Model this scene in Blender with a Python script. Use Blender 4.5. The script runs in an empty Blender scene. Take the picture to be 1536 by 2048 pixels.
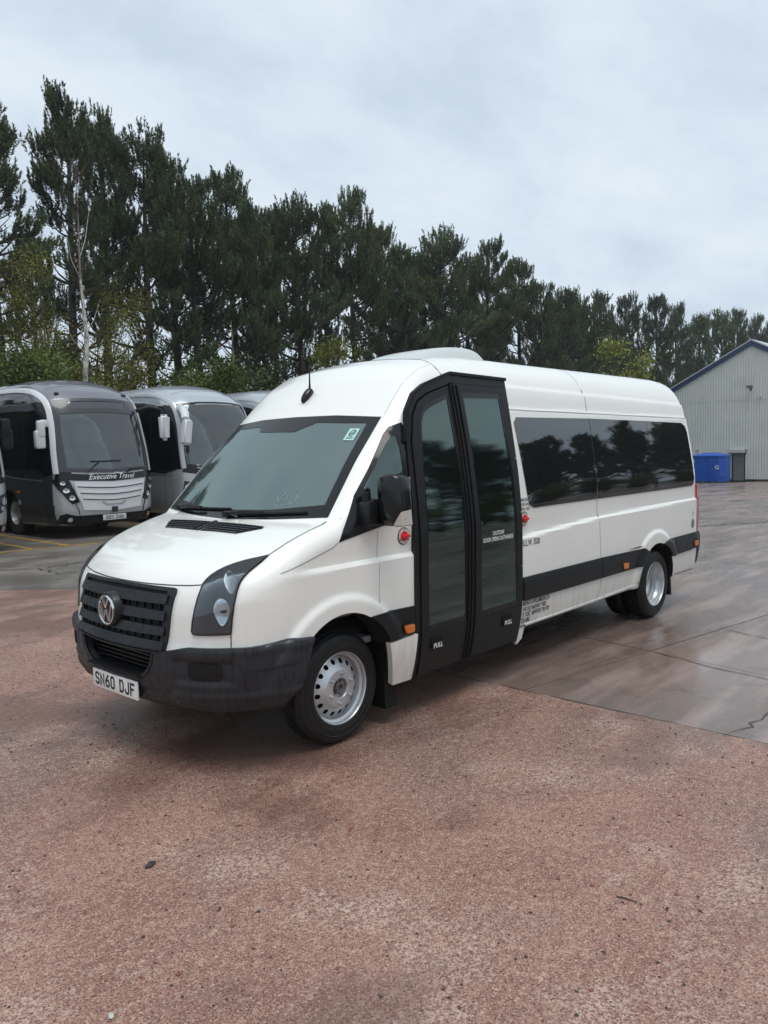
import bpy, bmesh, math, random
import numpy as np
from mathutils import Matrix, Vector
from mathutils.geometry import delaunay_2d_cdt
random.seed(7); RNG = np.random.default_rng(7)
SC = bpy.context.scene
COL = SC.collection
R = math.radians

# ---------------------------------------------------------------- camera
FPX, CAMX, CAMY, CAMZ = 1579.8, -3.338, -4.350, 1.827
YAW, PITCH, ROLL = R(42.424), R(-4.726), R(-1.502)
fw = Vector((math.cos(PITCH)*math.cos(YAW), math.cos(PITCH)*math.sin(YAW), math.sin(PITCH)))
rt = fw.cross(Vector((0, 0, 1))).normalized(); up = rt.cross(fw)
r2 = rt*math.cos(ROLL)+up*math.sin(ROLL); u2 = -rt*math.sin(ROLL)+up*math.cos(ROLL)
cd = bpy.data.cameras.new('camera'); cam = bpy.data.objects.new('camera', cd); COL.objects.link(cam)
cam.matrix_world = Matrix(((r2.x, u2.x, -fw.x, CAMX), (r2.y, u2.y, -fw.y, CAMY), (r2.z, u2.z, -fw.z, CAMZ), (0, 0, 0, 1)))
cd.sensor_fit = 'VERTICAL'; cd.sensor_height = 36; cd.sensor_width = 36; cd.lens = 36*FPX/2048
cd.clip_start = .05; cd.clip_end = 3000
SC.camera = cam
# ---------------------------------------------------------------- world and light
W_ = bpy.data.worlds.new("World"); SC.world = W_; W_.use_nodes = True
nt = W_.node_tree; nt.nodes.clear()
SUN_EL, SUN_AZ = R(72), R(-118)          # azimuth as a maths angle in the xy plane
def N(t, tree=None): return (tree or nt).nodes.new(t)
out = N('ShaderNodeOutputWorld'); bg = N('ShaderNodeBackground'); bg.inputs['Strength'].default_value = .1
sky = N('ShaderNodeTexSky'); sky.sky_type = 'NISHITA'; sky.sun_disc = False
sky.sun_elevation = SUN_EL; sky.sun_rotation = R(90)-SUN_AZ; sky.air_density = 1; sky.dust_density = 3
tc = N('ShaderNodeTexCoord'); sep = N('ShaderNodeSeparateXYZ'); nt.links.new(tc.outputs['Generated'], sep.inputs[0])
# cloud layer projected on a plane above: direction / (z+0.25)
ad = N('ShaderNodeMath'); ad.operation = 'ADD'; ad.inputs[1].default_value = .28; nt.links.new(sep.outputs['Z'], ad.inputs[0])
mx = N('ShaderNodeMath'); mx.operation = 'MAXIMUM'; mx.inputs[1].default_value = .12; nt.links.new(ad.outputs[0], mx.inputs[0])
dx = N('ShaderNodeMath'); dx.operation = 'DIVIDE'; nt.links.new(sep.outputs['X'], dx.inputs[0]); nt.links.new(mx.outputs[0], dx.inputs[1])
dy = N('ShaderNodeMath'); dy.operation = 'DIVIDE'; nt.links.new(sep.outputs['Y'], dy.inputs[0]); nt.links.new(mx.outputs[0], dy.inputs[1])
cb = N('ShaderNodeCombineXYZ'); nt.links.new(dx.outputs[0], cb.inputs[0]); nt.links.new(dy.outputs[0], cb.inputs[1])
mp = N('ShaderNodeMapping'); mp.inputs['Rotation'].default_value = (0, 0, R(-35)); mp.inputs['Scale'].default_value = (1.0, 1.45, 1); mp.inputs['Location'].default_value = (.9, .35, 0)
nt.links.new(cb.outputs[0], mp.inputs[0])
n1 = N('ShaderNodeTexNoise'); n1.inputs['Scale'].default_value = 1.9; n1.inputs['Detail'].default_value = 9; n1.inputs['Roughness'].default_value = .58; n1.inputs['Distortion'].default_value = .1
nt.links.new(mp.outputs[0], n1.inputs['Vector'])
cr = N('ShaderNodeValToRGB'); e = cr.color_ramp.elements
e[0].position = .37; e[0].color = (.485, .565, .655, 1); e[1].position = .65; e[1].color = (.625, .70, .755, 1)
m_ = e.new(.5); m_.color = (.555, .64, .715, 1)
nt.links.new(n1.outputs['Fac'], cr.inputs['Fac'])
sc_ = N('ShaderNodeVectorMath'); sc_.operation = 'SCALE'; sc_.inputs['Scale'].default_value = 9.3
nt.links.new(cr.outputs['Color'], sc_.inputs[0])
mixs = N('ShaderNodeMix'); mixs.data_type = 'RGBA'; mixs.inputs['Factor'].default_value = .93
nt.links.new(sky.outputs[0], mixs.inputs['A']); nt.links.new(sc_.outputs[0], mixs.inputs['B'])
nt.links.new(mixs.outputs['Result'], bg.inputs['Color']); nt.links.new(bg.outputs[0], out.inputs[0])
sl = bpy.data.lights.new('sun', 'SUN'); sl.energy = 1.3; sl.angle = R(36); sl.color = (1, .97, .92)
so = bpy.data.objects.new('sun', sl); COL.objects.link(so); so.location = (0, 0, 30)
sd = Vector((math.cos(SUN_EL)*math.cos(SUN_AZ), math.cos(SUN_EL)*math.sin(SUN_AZ), math.sin(SUN_EL)))
so.rotation_euler = sd.to_track_quat('Z', 'Y').to_euler()
vs = SC.view_settings; vs.view_transform = 'Standard'; vs.look = 'None'; vs.gamma = 1; vs.exposure = 0.49; vs.use_curve_mapping = False
SC.cycles.max_bounces = 8; SC.cycles.transparent_max_bounces = 16; SC.cycles.caustics_reflective = False; SC.cycles.caustics_refractive = False
SC.cycles.use_denoising = True

# ---------------------------------------------------------------- materials
MATS = {}
def mat(name, col, rough=.5, metal=0., coat=0., coat_rough=.05, spec=.5, nscale=0, namt=.0, bump=0., bscale=40., emis=None, rough_var=0., detail=4, dist=.02):
    if name in MATS: return MATS[name]
    m = bpy.data.materials.new(name); m.use_nodes = True; t = m.node_tree; b = t.nodes['Principled BSDF']
    c = tuple(col)+(1,)
    b.inputs['Base Color'].default_value = c; b.inputs['Roughness'].default_value = rough; b.inputs['Metallic'].default_value = metal
    b.inputs['Coat Weight'].default_value = coat; b.inputs['Coat Roughness'].default_value = coat_rough; b.inputs['Specular IOR Level'].default_value = spec
    if nscale:
        co = t.nodes.new('ShaderNodeTexCoord'); n = t.nodes.new('ShaderNodeTexNoise'); n.inputs['Scale'].default_value = nscale; n.inputs['Detail'].default_value = detail
        t.links.new(co.outputs['Object'], n.inputs['Vector'])
        mr = t.nodes.new('ShaderNodeMapRange'); mr.inputs['From Min'].default_value = .25; mr.inputs['From Max'].default_value = .75
        mr.inputs['To Min'].default_value = 1-namt; mr.inputs['To Max'].default_value = 1+namt
        t.links.new(n.outputs['Fac'], mr.inputs['Value'])
        v = t.nodes.new('ShaderNodeVectorMath'); v.operation = 'SCALE'; v.inputs[0].default_value = col
        t.links.new(mr.outputs[0], v.inputs['Scale']); t.links.new(v.outputs[0], b.inputs['Base Color'])
        if rough_var:
            m2 = t.nodes.new('ShaderNodeMapRange'); m2.inputs['From Min'].default_value = .3; m2.inputs['From Max'].default_value = .7
            m2.inputs['To Min'].default_value = rough-rough_var; m2.inputs['To Max'].default_value = rough+rough_var
            t.links.new(n.outputs['Fac'], m2.inputs['Value']); t.links.new(m2.outputs[0], b.inputs['Roughness'])
    if bump:
        co = t.nodes.new('ShaderNodeTexCoord'); n = t.nodes.new('ShaderNodeTexNoise'); n.inputs['Scale'].default_value = bscale; n.inputs['Detail'].default_value = 5
        t.links.new(co.outputs['Object'], n.inputs['Vector'])
        bp = t.nodes.new('ShaderNodeBump'); bp.inputs['Strength'].default_value = bump; bp.inputs['Distance'].default_value = dist
        t.links.new(n.outputs['Fac'], bp.inputs['Height']); t.links.new(bp.outputs[0], b.inputs['Normal'])
    if emis:
        b.inputs['Emission Color'].default_value = tuple(emis[:3])+(1,); b.inputs['Emission Strength'].default_value = emis[3]
    MATS[name] = m; return m

def glass(name, tint=(.5, .6, .57), film=.08, filmcol=(.5, .55, .55), rough=.03, streak=True, ior=1.5, transp=1.0, bump=.25, glc=(.95, .97, 1)):
    """a real pane: fresnel reflection over tinted transparency, with a thin film of rain, dirt and, on the windscreen, painted sky reflection"""
    if name in MATS: return MATS[name]
    m = bpy.data.materials.new(name); m.use_nodes = True; t = m.node_tree; t.nodes.clear(); L = t.links.new
    o = t.nodes.new('ShaderNodeOutputMaterial')
    fr = t.nodes.new('ShaderNodeFresnel'); fr.inputs['IOR'].default_value = ior
    gl = t.nodes.new('ShaderNodeBsdfGlossy'); gl.inputs['Roughness'].default_value = rough; gl.inputs['Color'].default_value = tuple(glc)+(1,)
    tr = t.nodes.new('ShaderNodeBsdfTransparent'); tr.inputs['Color'].default_value = tuple(tint)+(1,)
    df = t.nodes.new('ShaderNodeBsdfDiffuse'); df.inputs['Color'].default_value = tuple(filmcol)+(1,)
    bk = t.nodes.new('ShaderNodeBsdfDiffuse'); bk.inputs['Color'].default_value = (.006, .007, .008, 1)
    co = t.nodes.new('ShaderNodeTexCoord')
    mpn = t.nodes.new('ShaderNodeMapping'); mpn.inputs['Scale'].default_value = (1, 1, .18); L(co.outputs['Object'], mpn.inputs[0])
    n = t.nodes.new('ShaderNodeTexNoise'); n.inputs['Scale'].default_value = 90; n.inputs['Detail'].default_value = 6; L(mpn.outputs[0], n.inputs['Vector'])
    mr = t.nodes.new('ShaderNodeMapRange'); mr.inputs['From Min'].default_value = .35; mr.inputs['From Max'].default_value = .7
    mr.inputs['To Min'].default_value = film*.78; mr.inputs['To Max'].default_value = film*1.3; L(n.outputs['Fac'], mr.inputs['Value'])
    x0 = t.nodes.new('ShaderNodeMixShader'); x0.inputs[0].default_value = transp; L(bk.outputs[0], x0.inputs[1]); L(tr.outputs[0], x0.inputs[2])
    x1 = t.nodes.new('ShaderNodeMixShader'); L(mr.outputs[0], x1.inputs[0]); L(x0.outputs[0], x1.inputs[1]); L(df.outputs[0], x1.inputs[2])
    x2 = t.nodes.new('ShaderNodeMixShader'); L(fr.outputs[0], x2.inputs[0]); L(x1.outputs[0], x2.inputs[1]); L(gl.outputs[0], x2.inputs[2])
    if streak:
        v = t.nodes.new('ShaderNodeTexVoronoi'); v.inputs['Scale'].default_value = 230; L(mpn.outputs[0], v.inputs['Vector'])
        bp = t.nodes.new('ShaderNodeBump'); bp.inputs['Strength'].default_value = bump; bp.inputs['Distance'].default_value = .0006
        L(v.outputs['Distance'], bp.inputs['Height']); L(bp.outputs[0], gl.inputs['Normal'])
    L(x2.outputs[0], o.inputs[0]); MATS[name] = m; return m

def paint(name, col, metal=0., rough=.32, spots=True):
    """car paint with a wet clear coat: faint run-down streaks and droplets"""
    if name in MATS: return MATS[name]
    m = mat(name, col, rough=rough, metal=metal, coat=1., coat_rough=.03, nscale=1.3, namt=.03)
    t = m.node_tree; b = t.nodes['Principled BSDF']; L = t.links.new
    co = t.nodes.new('ShaderNodeTexCoord')
    v = t.nodes.new('ShaderNodeTexNoise'); v.inputs['Scale'].default_value = 210; v.inputs['Detail'].default_value = 2; L(co.outputs['Object'], v.inputs['Vector'])
    mr = t.nodes.new('ShaderNodeMapRange'); mr.inputs['From Min'].default_value = .55; mr.inputs['From Max'].default_value = .75; L(v.outputs['Fac'], mr.inputs['Value'])
    bp = t.nodes.new('ShaderNodeBump'); bp.inputs['Strength'].default_value = .25; bp.inputs['Distance'].default_value = .0012
    L(mr.outputs[0], bp.inputs['Height']); L(bp.outputs[0], b.inputs['Coat Normal'])
    # low road grime on the sills (its own height above the ground, and streaky)
    mp2 = t.nodes.new('ShaderNodeMapping'); mp2.inputs['Scale'].default_value = (6, 6, .5); L(co.outputs['Object'], mp2.inputs[0])
    n = t.nodes.new('ShaderNodeTexNoise'); n.inputs['Scale'].default_value = 4; n.inputs['Detail'].default_value = 6; L(mp2.outputs[0], n.inputs['Vector'])
    s = t.nodes.new('ShaderNodeSeparateXYZ'); L(co.outputs['Object'], s.inputs[0])
    h = t.nodes.new('ShaderNodeMapRange'); h.inputs['From Min'].default_value = 1.0; h.inputs['From Max'].default_value = .3; h.inputs['To Min'].default_value = .03; h.inputs['To Max'].default_value = .6; L(s.outputs['Z'], h.inputs['Value'])
    mu = t.nodes.new('ShaderNodeMath'); mu.operation = 'MULTIPLY'; L(h.outputs[0], mu.inputs[0]); L(n.outputs['Fac'], mu.inputs[1])
    old = b.inputs['Base Color'].links[0].from_socket
    mxn = t.nodes.new('ShaderNodeMix'); mxn.data_type = 'RGBA'; mxn.inputs['B'].default_value = (.23, .19, .15, 1)
    L(mu.outputs[0], mxn.inputs['Factor']); L(old, mxn.inputs['A']); L(mxn.outputs['Result'], b.inputs['Base Color'])
    return m

# ---------------------------------------------------------------- object helpers
def link(o, parent=None):
    COL.objects.link(o)
    if parent is not None: o.parent = parent
    return o
def tag(o, label=None, cat=None, group=None, kind=None):
    if label: o['label'] = label
    if cat: o['category'] = cat
    if group: o['group'] = group
    if kind: o['kind'] = kind
    return o
def thing(name, label, cat, loc=(0, 0, 0), rotz=0., group=None):
    o = bpy.data.objects.new(name, None); o.empty_display_size = .3; COL.objects.link(o); o.location = loc; o.rotation_euler = (0, 0, rotz)
    return tag(o, label, cat, group)
def mobj(name, V, Fc, m, parent=None, smooth=False, angle=None, mats=None, fm=None):
    me = bpy.data.meshes.new(name)
    if isinstance(V, np.ndarray): V = V.tolist()
    if isinstance(Fc, np.ndarray): Fc = Fc.tolist()
    me.from_pydata(V, [], Fc); me.update()
    for x in (mats or [m]): me.materials.append(x)
    if fm is not None: me.polygons.foreach_set('material_index', np.asarray(fm, dtype=np.int32))
    if smooth or angle:
        me.polygons.foreach_set('use_smooth', [True]*len(me.polygons))
        if angle: me.set_sharp_from_angle(angle=R(angle))
    return link(bpy.data.objects.new(name, me), parent)
def bmobj(name, bm, m, parent=None, angle=None, matrix=None):
    if matrix is not None: bm.transform(matrix)
    bmesh.ops.recalc_face_normals(bm, faces=bm.faces)
    me = bpy.data.meshes.new(name); bm.to_mesh(me); bm.free(); me.materials.append(m)
    if angle:
        me.polygons.foreach_set('use_smooth', [True]*len(me.polygons)); me.set_sharp_from_angle(angle=R(angle))
    return link(bpy.data.objects.new(name, me), parent)
def box(name, c, s, m, parent=None, bevel=.0, seg=2, rot=None, taper=None):
    bm = bmesh.new(); bmesh.ops.create_cube(bm, size=1)
    for v in bm.verts:
        if taper and v.co.z > 0: v.co.x *= taper[0]; v.co.y *= taper[1]
        v.co.x *= s[0]; v.co.y *= s[1]; v.co.z *= s[2]
    if bevel: bmesh.ops.bevel(bm, geom=bm.edges[:], offset=bevel, segments=seg, profile=.6, affect='EDGES')
    M = Matrix.Translation(c)
    if rot is not None: M = M @ rot
    return bmobj(name, bm, m, parent, angle=35 if bevel else None, matrix=M)
def prism(name, poly, axis, a, b, m, parent=None, bevel=0.):
    """extrude a 2-D polygon along an axis; poly in the remaining two coordinates in xyz order"""
    def P(u, v, w):
        return (w, u, v) if axis == 'x' else (u, w, v) if axis == 'y' else (u, v, w)
    n = len(poly); V = [P(u, v, a) for u, v in poly]+[P(u, v, b) for u, v in poly]
    Fc = [list(range(n)), list(range(2*n-1, n-1, -1))]+[[i, i+n, (i+1) % n+n, (i+1) % n] for i in range(n)]
    bm = bmesh.new(); vs_ = [bm.verts.new(v) for v in V]
    for f in Fc: bm.faces.new([vs_[i] for i in f])
    if bevel: bmesh.ops.bevel(bm, geom=bm.edges[:], offset=bevel, segments=2, profile=.6, affect='EDGES')
    return bmobj(name, bm, m, parent, angle=40 if bevel else None)
def tube(name, pts, rad, m, parent=None, n=8, caps=True):
    V, Fc = tube_geo(pts, rad, n)
    if caps: Fc += [list(range(n-1, -1, -1)), list(range(len(V)-n, len(V)))]
    return mobj(name, V, Fc, m, parent, angle=50)
def tube_geo(pts, rad, n=8, base=0):
    pts = [Vector(p) for p in pts]; V = []; Fc = []
    if not hasattr(rad, '__len__'): rad = [rad]*len(pts)
    prev = None
    for i, p in enumerate(pts):
        d = (pts[min(i+1, len(pts)-1)]-pts[max(i-1, 0)]).normalized()
        a = Vector((0, 0, 1)) if abs(d.z) < .9 else Vector((1, 0, 0))
        if prev is None: s = d.cross(a).normalized()
        else: s = (prev-d*prev.dot(d)).normalized()
        prev = s; t = d.cross(s)
        for k in range(n):
            q = 2*math.pi*k/n; w = p+(s*math.cos(q)+t*math.sin(q))*rad[i]; V.append((w.x, w.y, w.z))
    for i in range(len(pts)-1):
        for k in range(n):
            Fc.append([base+i*n+k, base+i*n+(k+1) % n, base+(i+1)*n+(k+1) % n, base+(i+1)*n+k])
    return V, Fc
def lathe(name, prof, m, parent=None, n=64, axis='y', c=(0, 0, 0), angle=35, rfun=None):
    """profile of (radius, offset along the axis)"""
    V = []; Fc = []
    for i in range(n):
        q = 2*math.pi*i/n
        for j, (r, o) in enumerate(prof):
            if rfun: r = rfun(i, j, r)
            a, b = r*math.cos(q), r*math.sin(q)
            V.append((c[0]+a, c[1]+o, c[2]+b) if axis == 'y' else (c[0]+o, c[1]+a, c[2]+b) if axis == 'x' else (c[0]+a, c[1]+b, c[2]+o))
    k = len(prof)
    for i in range(n):
        for j in range(k-1):
            Fc.append([i*k+j, i*k+j+1, ((i+1) % n)*k+j+1, ((i+1) % n)*k+j])
    return mobj(name, V, Fc, m, parent, angle=angle)
def copy_tree(o, parent=None):
    c = o.copy(); COL.objects.link(c)
    if parent is not None: c.parent = parent
    for ch in list(o.children): copy_tree(ch, c)
    return c

# ---------------------------------------------------------------- smooth implicit bodies
def smax(a, b, k):
    h = np.maximum(k-np.abs(a-b), 0)/k
    return np.maximum(a, b)+h*h*k*.25
def sstep(t): t = np.clip(t, 0, 1); return t*t*(3-2*t)
def root(F, p0, d, tmax):
    p0 = np.asarray(p0, float); d = np.asarray(d, float); p0, d = np.broadcast_arrays(p0, d)
    a = np.zeros(p0.shape[:-1]); b = np.full(p0.shape[:-1], float(tmax))
    for i in range(30):
        m = (a+b)/2; v = F(p0+d*m[..., None]) < 0
        a = np.where(v, m, a); b = np.where(v, b, m)
    return p0+d*a[..., None]
def grad(F, P):
    g = []
    for i in range(3):
        o = np.zeros(3); o[i] = .004; g.append(F(P+o)-F(P-o))
    g = np.stack(g, -1); return g/np.linalg.norm(g, axis=-1, keepdims=True)
def boxmesh(F, xs, ys, zs, spine):
    """a closed skin: the points of a subdivided box moved inwards onto F = 0 along rays from a spine"""
    xs, ys, zs = map(np.asarray, (xs, ys, zs)); nx, ny, nz = len(xs), len(ys), len(zs)
    idx = {}; keys = []; faces = []
    I = lambda i, j, k: (i*ny+j)*nz+k
    def face(f, A, B, flip):
        a, b = np.meshgrid(np.arange(A-1), np.arange(B-1), indexing='ij')
        q = np.stack([f(a, b), f(a+1, b), f(a+1, b+1), f(a, b+1)], -1).reshape(-1, 4)
        faces.append(q[:, ::-1] if flip else q)
    face(lambda a, b: I(a, b, 0), nx, ny, True); face(lambda a, b: I(a, b, nz-1), nx, ny, False)
    face(lambda a, b: I(a, 0, b), nx, nz, False); face(lambda a, b: I(a, ny-1, b), nx, nz, True)
    face(lambda a, b: I(0, a, b), ny, nz, True); face(lambda a, b: I(nx-1, a, b), ny, nz, False)
    q = np.concatenate(faces); u, inv = np.unique(q, return_inverse=True); q = inv.reshape(q.shape)
    B = np.stack([xs[u//(ny*nz)], ys[(u//nz) % ny], zs[u % nz]], -1)
    S = spine(B); d = B-S; P = root(F, S, d, 1.0)
    return P, q
def bool_cut(o, cutter, mat_index=1):
    for p in cutter.data.polygons: p.material_index = mat_index
    md = o.modifiers.new('b', 'BOOLEAN'); md.object = cutter; md.operation = 'DIFFERENCE'; md.solver = 'EXACT'
    dg = bpy.context.evaluated_depsgraph_get(); dg.update()
    me = bpy.data.meshes.new_from_object(o.evaluated_get(dg)); o.modifiers.remove(md); o.data = me
    bpy.data.objects.remove(cutter)

class Skin:
    """lays panels, lines and lettering on the surface F = 0"""
    def __init__(s, F, root_obj, rc=(-.2, 0)): s.F = F; s.o = root_obj; s.rc = rc
    def mp(s, kind, uv, off=0.):
        uv = np.asarray(uv, float); u, v = uv[:, 0], uv[:, 1]; z0 = np.zeros_like(u)
        if kind == 'side': p0 = np.stack([u, z0, v], -1); d = (0, -1, 0)
        elif kind == 'sidefar': p0 = np.stack([u, z0, v], -1); d = (0, 1, 0)
        elif kind == 'front': p0 = np.stack([z0+s.fx, u, v], -1); d = (-1, 0, 0)
        elif kind == 'rear': p0 = np.stack([z0+4.5, u, v], -1); d = (1, 0, 0)
        elif kind == 'top': p0 = np.stack([u, v, z0+.8], -1); d = (0, 0, 1)
        elif kind in ('rad', 'radfar'):
            a = np.radians(u)*(1 if kind == 'rad' else -1); p0 = np.stack([z0+s.rc[0], z0+s.rc[1], v], -1); d = np.stack([np.cos(a), np.sin(a), z0], -1)
        P = root(s.F, p0, d, 3.0)
        return P+grad(s.F, P)*off if off else P
    fx = .3
    def panel(s, name, poly, kind, m, parent=None, off=.003, thick=.008, res=.05, holes=(), su=1., label=None, rim=None, bow=None):
        """poly in surface parameters; su = metres per unit of u (for degrees ~ .0166)"""
        def dens(pl):
            o = []
            for i in range(len(pl)):
                a = np.array(pl[i], float); b = np.array(pl[(i+1) % len(pl)], float)
                L = math.hypot((b[0]-a[0])*su, b[1]-a[1]); k = max(1, int(round(L/res)))
                for j in range(k): o.append(tuple(a+(b-a)*j/k))
            return o
        loops = [dens(poly)]+[dens(h) for h in holes]
        pts = []; edges = []
        for lp in loops:
            b0 = len(pts); pts += lp; edges += [(b0+i, b0+(i+1) % len(lp)) for i in range(len(lp))]
        A = np.array(loops[0]); lo, hi = A.min(0), A.max(0)
        gx = np.arange(lo[0]+res/su*.5, hi[0], res/su); gy = np.arange(lo[1]+res*.5, hi[1], res)
        g = np.array([(a, b) for a in gx for b in gy]) if len(gx) and len(gy) else np.zeros((0, 2))
        if len(g):
            k = pip(g, loops[0]) & (bdist(g, loops[0], su) > res*.35)
            for h in loops[1:]: k &= ~pip(g, h) & (bdist(g, h, su) > res*.35)
            pts += [tuple(q) for q in g[k]]
        vs_, es_, fs_, *_ = delaunay_2d_cdt([Vector((p[0]*su, p[1])) for p in pts], edges, [], 1, 1e-7)
        uv = np.array([(v.x/su, v.y) for v in vs_]); T = np.array([list(f) for f in fs_])
        if holes:
            c = uv[T].mean(1); k = np.ones(len(T), bool)
            for h in loops[1:]: k &= ~pip(c, h)
            T = T[k]
        P = s.mp(kind, uv); n = grad(s.F, P)
        o_ = off if bow is None else off+bow(uv)[:, None]
        top = P+n*o_; bot = P+n*(off-thick)
        a, b, c = top[T[:, 0]], top[T[:, 1]], top[T[:, 2]]
        fn = np.cross(b-a, c-a); fl = (fn*n[T[:, 0]]).sum(-1) < 0; T[fl] = T[fl][:, ::-1]
        E = {}
        for t in T.tolist():
            for i in range(3):
                e_ = (t[i], t[(i+1) % 3]); E[e_] = 1
        B = [e_ for e_ in E if (e_[1], e_[0]) not in E]; nv = len(uv)
        V = np.concatenate([top, bot]); Fc = T.tolist()+(T[:, ::-1]+nv).tolist()+[[b_, a_, a_+nv, b_+nv] for a_, b_ in B]
        o = mobj(name, V, Fc, m, parent or s.o, angle=40)
        if label: o['label'] = label
        return o
    def line3(s, name, pts, m, width, off, parent=None, c=(1.6, 0, 1.9), n=60):
        A = np.array(pts, float); q = np.linspace(0, len(A)-1, n); i = np.minimum(q.astype(int), len(A)-2); f = (q-i)[:, None]
        pm = A[np.maximum(i-1, 0)]; p0 = A[i]; p1 = A[i+1]; p2 = A[np.minimum(i+2, len(A)-1)]
        B = .5*((2*p0)+(p1-pm)*f+(2*pm-5*p0+4*p1-p2)*f**2+(-pm+3*p0-3*p1+p2)*f**3)
        C_ = np.stack([np.maximum(c[0], B[:, 0]), 0*B[:, 0], np.minimum(B[:, 2], c[2]+.5)], -1); d = B-C_; P = root(s.F, C_, d, 3.); nn = grad(s.F, P)
        t_ = np.gradient(P, axis=0); t_ /= np.linalg.norm(t_, axis=1, keepdims=True); w = np.cross(nn, t_)*width/2; k = len(P)
        V = np.concatenate([P+w+nn*off*.4, P+nn*off, P-w+nn*off*.4, P-w*.9-nn*.02, P+w*.9-nn*.02]); Fc = []
        for i in range(k-1):
            for a in range(5):
                b = (a+1) % 5; Fc.append([a*k+i, b*k+i, b*k+i+1, a*k+i+1])
        return mobj(name, V, Fc, m, parent or s.o, angle=60)
    def line(s, name, pts, kind, m, width=.006, off=.0015, parent=None, res=.04, su=1.):
        P2 = []
        for i in range(len(pts)-1):
            a = np.array(pts[i], float); b = np.array(pts[i+1], float); k = max(1, int(math.hypot((b[0]-a[0])*su, b[1]-a[1])/res))
            P2 += [a+(b-a)*j/k for j in range(k)]
        P2.append(np.array(pts[-1], float)); P = s.mp(kind, np.array(P2)); n = grad(s.F, P)
        d = np.gradient(P, axis=0); d /= np.linalg.norm(d, axis=1, keepdims=True)+1e-9; w = np.cross(n, d)*width/2
        k = len(P); V = np.concatenate([P+w+n*off, P-w+n*off, P-w-n*.01, P+w-n*.01])
        Fc = []
        for i in range(k-1):
            for q in range(4):
                r_ = (q+1) % 4; Fc.append([q*k+i, r_*k+i, r_*k+i+1, q*k+i+1])
        return mobj(name, V, Fc, m, parent or s.o)
    def text(s, name, txt, size, kind, org, m, parent=None, off=.004, xs=1., bold=0., shear=0., align='LEFT', flip=1, spacing=1., line=1.):
        uv, T = text_geo(txt, size, bold, shear, align, spacing, line)
        uv = uv*[xs*flip, 1]+np.array(org)
        P = s.mp(kind, uv); n = grad(s.F, P); V = P+n*off
        a, b, c = V[T[:, 0]], V[T[:, 1]], V[T[:, 2]]
        fl = (np.cross(b-a, c-a)*n[T[:, 0]]).sum(-1) < 0; T = T.copy(); T[fl] = T[fl][:, ::-1]
        return mobj(name, V, T, m, parent or s.o)
def text_geo(txt, size, bold=0., shear=0., align='LEFT', spacing=1., line=1.):
    c = bpy.data.curves.new('t', 'FONT'); c.body = txt; c.size = size; c.align_x = align; c.offset = bold; c.shear = shear; c.space_character = spacing; c.resolution_u = 3; c.space_line = line
    o = bpy.data.objects.new('t', c); COL.objects.link(o)
    dg = bpy.context.evaluated_depsgraph_get(); dg.update(); me = bpy.data.meshes.new_from_object(o.evaluated_get(dg))
    me.calc_loop_triangles(); V = np.array([v.co[:2] for v in me.vertices]); T = np.array([list(t.vertices) for t in me.loop_triangles])
    bpy.data.objects.remove(o); bpy.data.meshes.remove(me)
    return V, T
def pip(p, poly):
    poly = np.array(poly); x, y = p[:, 0], p[:, 1]; c = np.zeros(len(p), bool)
    for i in range(len(poly)):
        x1, y1 = poly[i]; x2, y2 = poly[i-1]
        if y1 == y2: continue
        k = ((y1 > y) != (y2 > y)) & (x < (x2-x1)*(y-y1)/(y2-y1)+x1); c ^= k
    return c
def bdist(p, poly, su):
    q = np.array(poly)*[su, 1]; p = p*[su, 1]
    return np.sqrt(((p[:, None]-q[None])**2).sum(-1)).min(1)
def circ(cx, cy, r, n=24, ry=None, su=1., a0=0, a1=360):
    full = abs(a1-a0) >= 360
    return [(cx+r/su*math.cos(R(a0+(a1-a0)*i/(n if full else n-1))), cy+(ry or r)*math.sin(R(a0+(a1-a0)*i/(n if full else n-1)))) for i in range(n)]
def rrect(x0, x1, y0, y1, r, su=1., n=4):
    o = []
    for cx, cy, a in ((x1-r/su, y1-r, 0), (x0+r/su, y1-r, 90), (x0+r/su, y0+r, 180), (x1-r/su, y0+r, 270)):
        for i in range(n+1):
            q = R(a+90*i/n); o.append((cx+r/su*math.cos(q), cy+r*math.sin(q)))
    return o

GLYPH = {'S': [[(1, .86), (.8, 1), (.2, 1), (0, .86), (0, .66), (.15, .54), (.85, .46), (1, .34), (1, .14), (.8, 0), (.2, 0), (0, .14)]], 'N': [[(0, 0), (0, 1), (1, 0), (1, 1)]],
'6': [[(.75, 1), (.35, .8), (.04, .45), (0, .3), (0, .14), (.2, 0), (.8, 0), (1, .14), (1, .42), (.8, .56), (.25, .56), (.03, .42)]], '0': [[(.2, 1), (.8, 1), (1, .86), (1, .14), (.8, 0), (.2, 0), (0, .14), (0, .86), (.2, 1)]],
'D': [[(0, 0), (0, 1), (.7, 1), (1, .8), (1, .2), (.7, 0), (0, 0)]], 'J': [[(1, 1), (1, .16), (.8, 0), (.2, 0), (0, .16), (0, .26)]], 'F': [[(0, 0), (0, 1), (1, 1)], [(0, .52), (.8, .52)]],
'V': [[(0, 1), (.5, 0), (1, 1)]], '2': [[(0, .84), (.2, 1), (.8, 1), (1, .84), (1, .64), (0, .0), (1, 0)]], '4': [[(.8, 0), (.8, 1), (0, .28), (1, .28)]], ' ': []}
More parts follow.
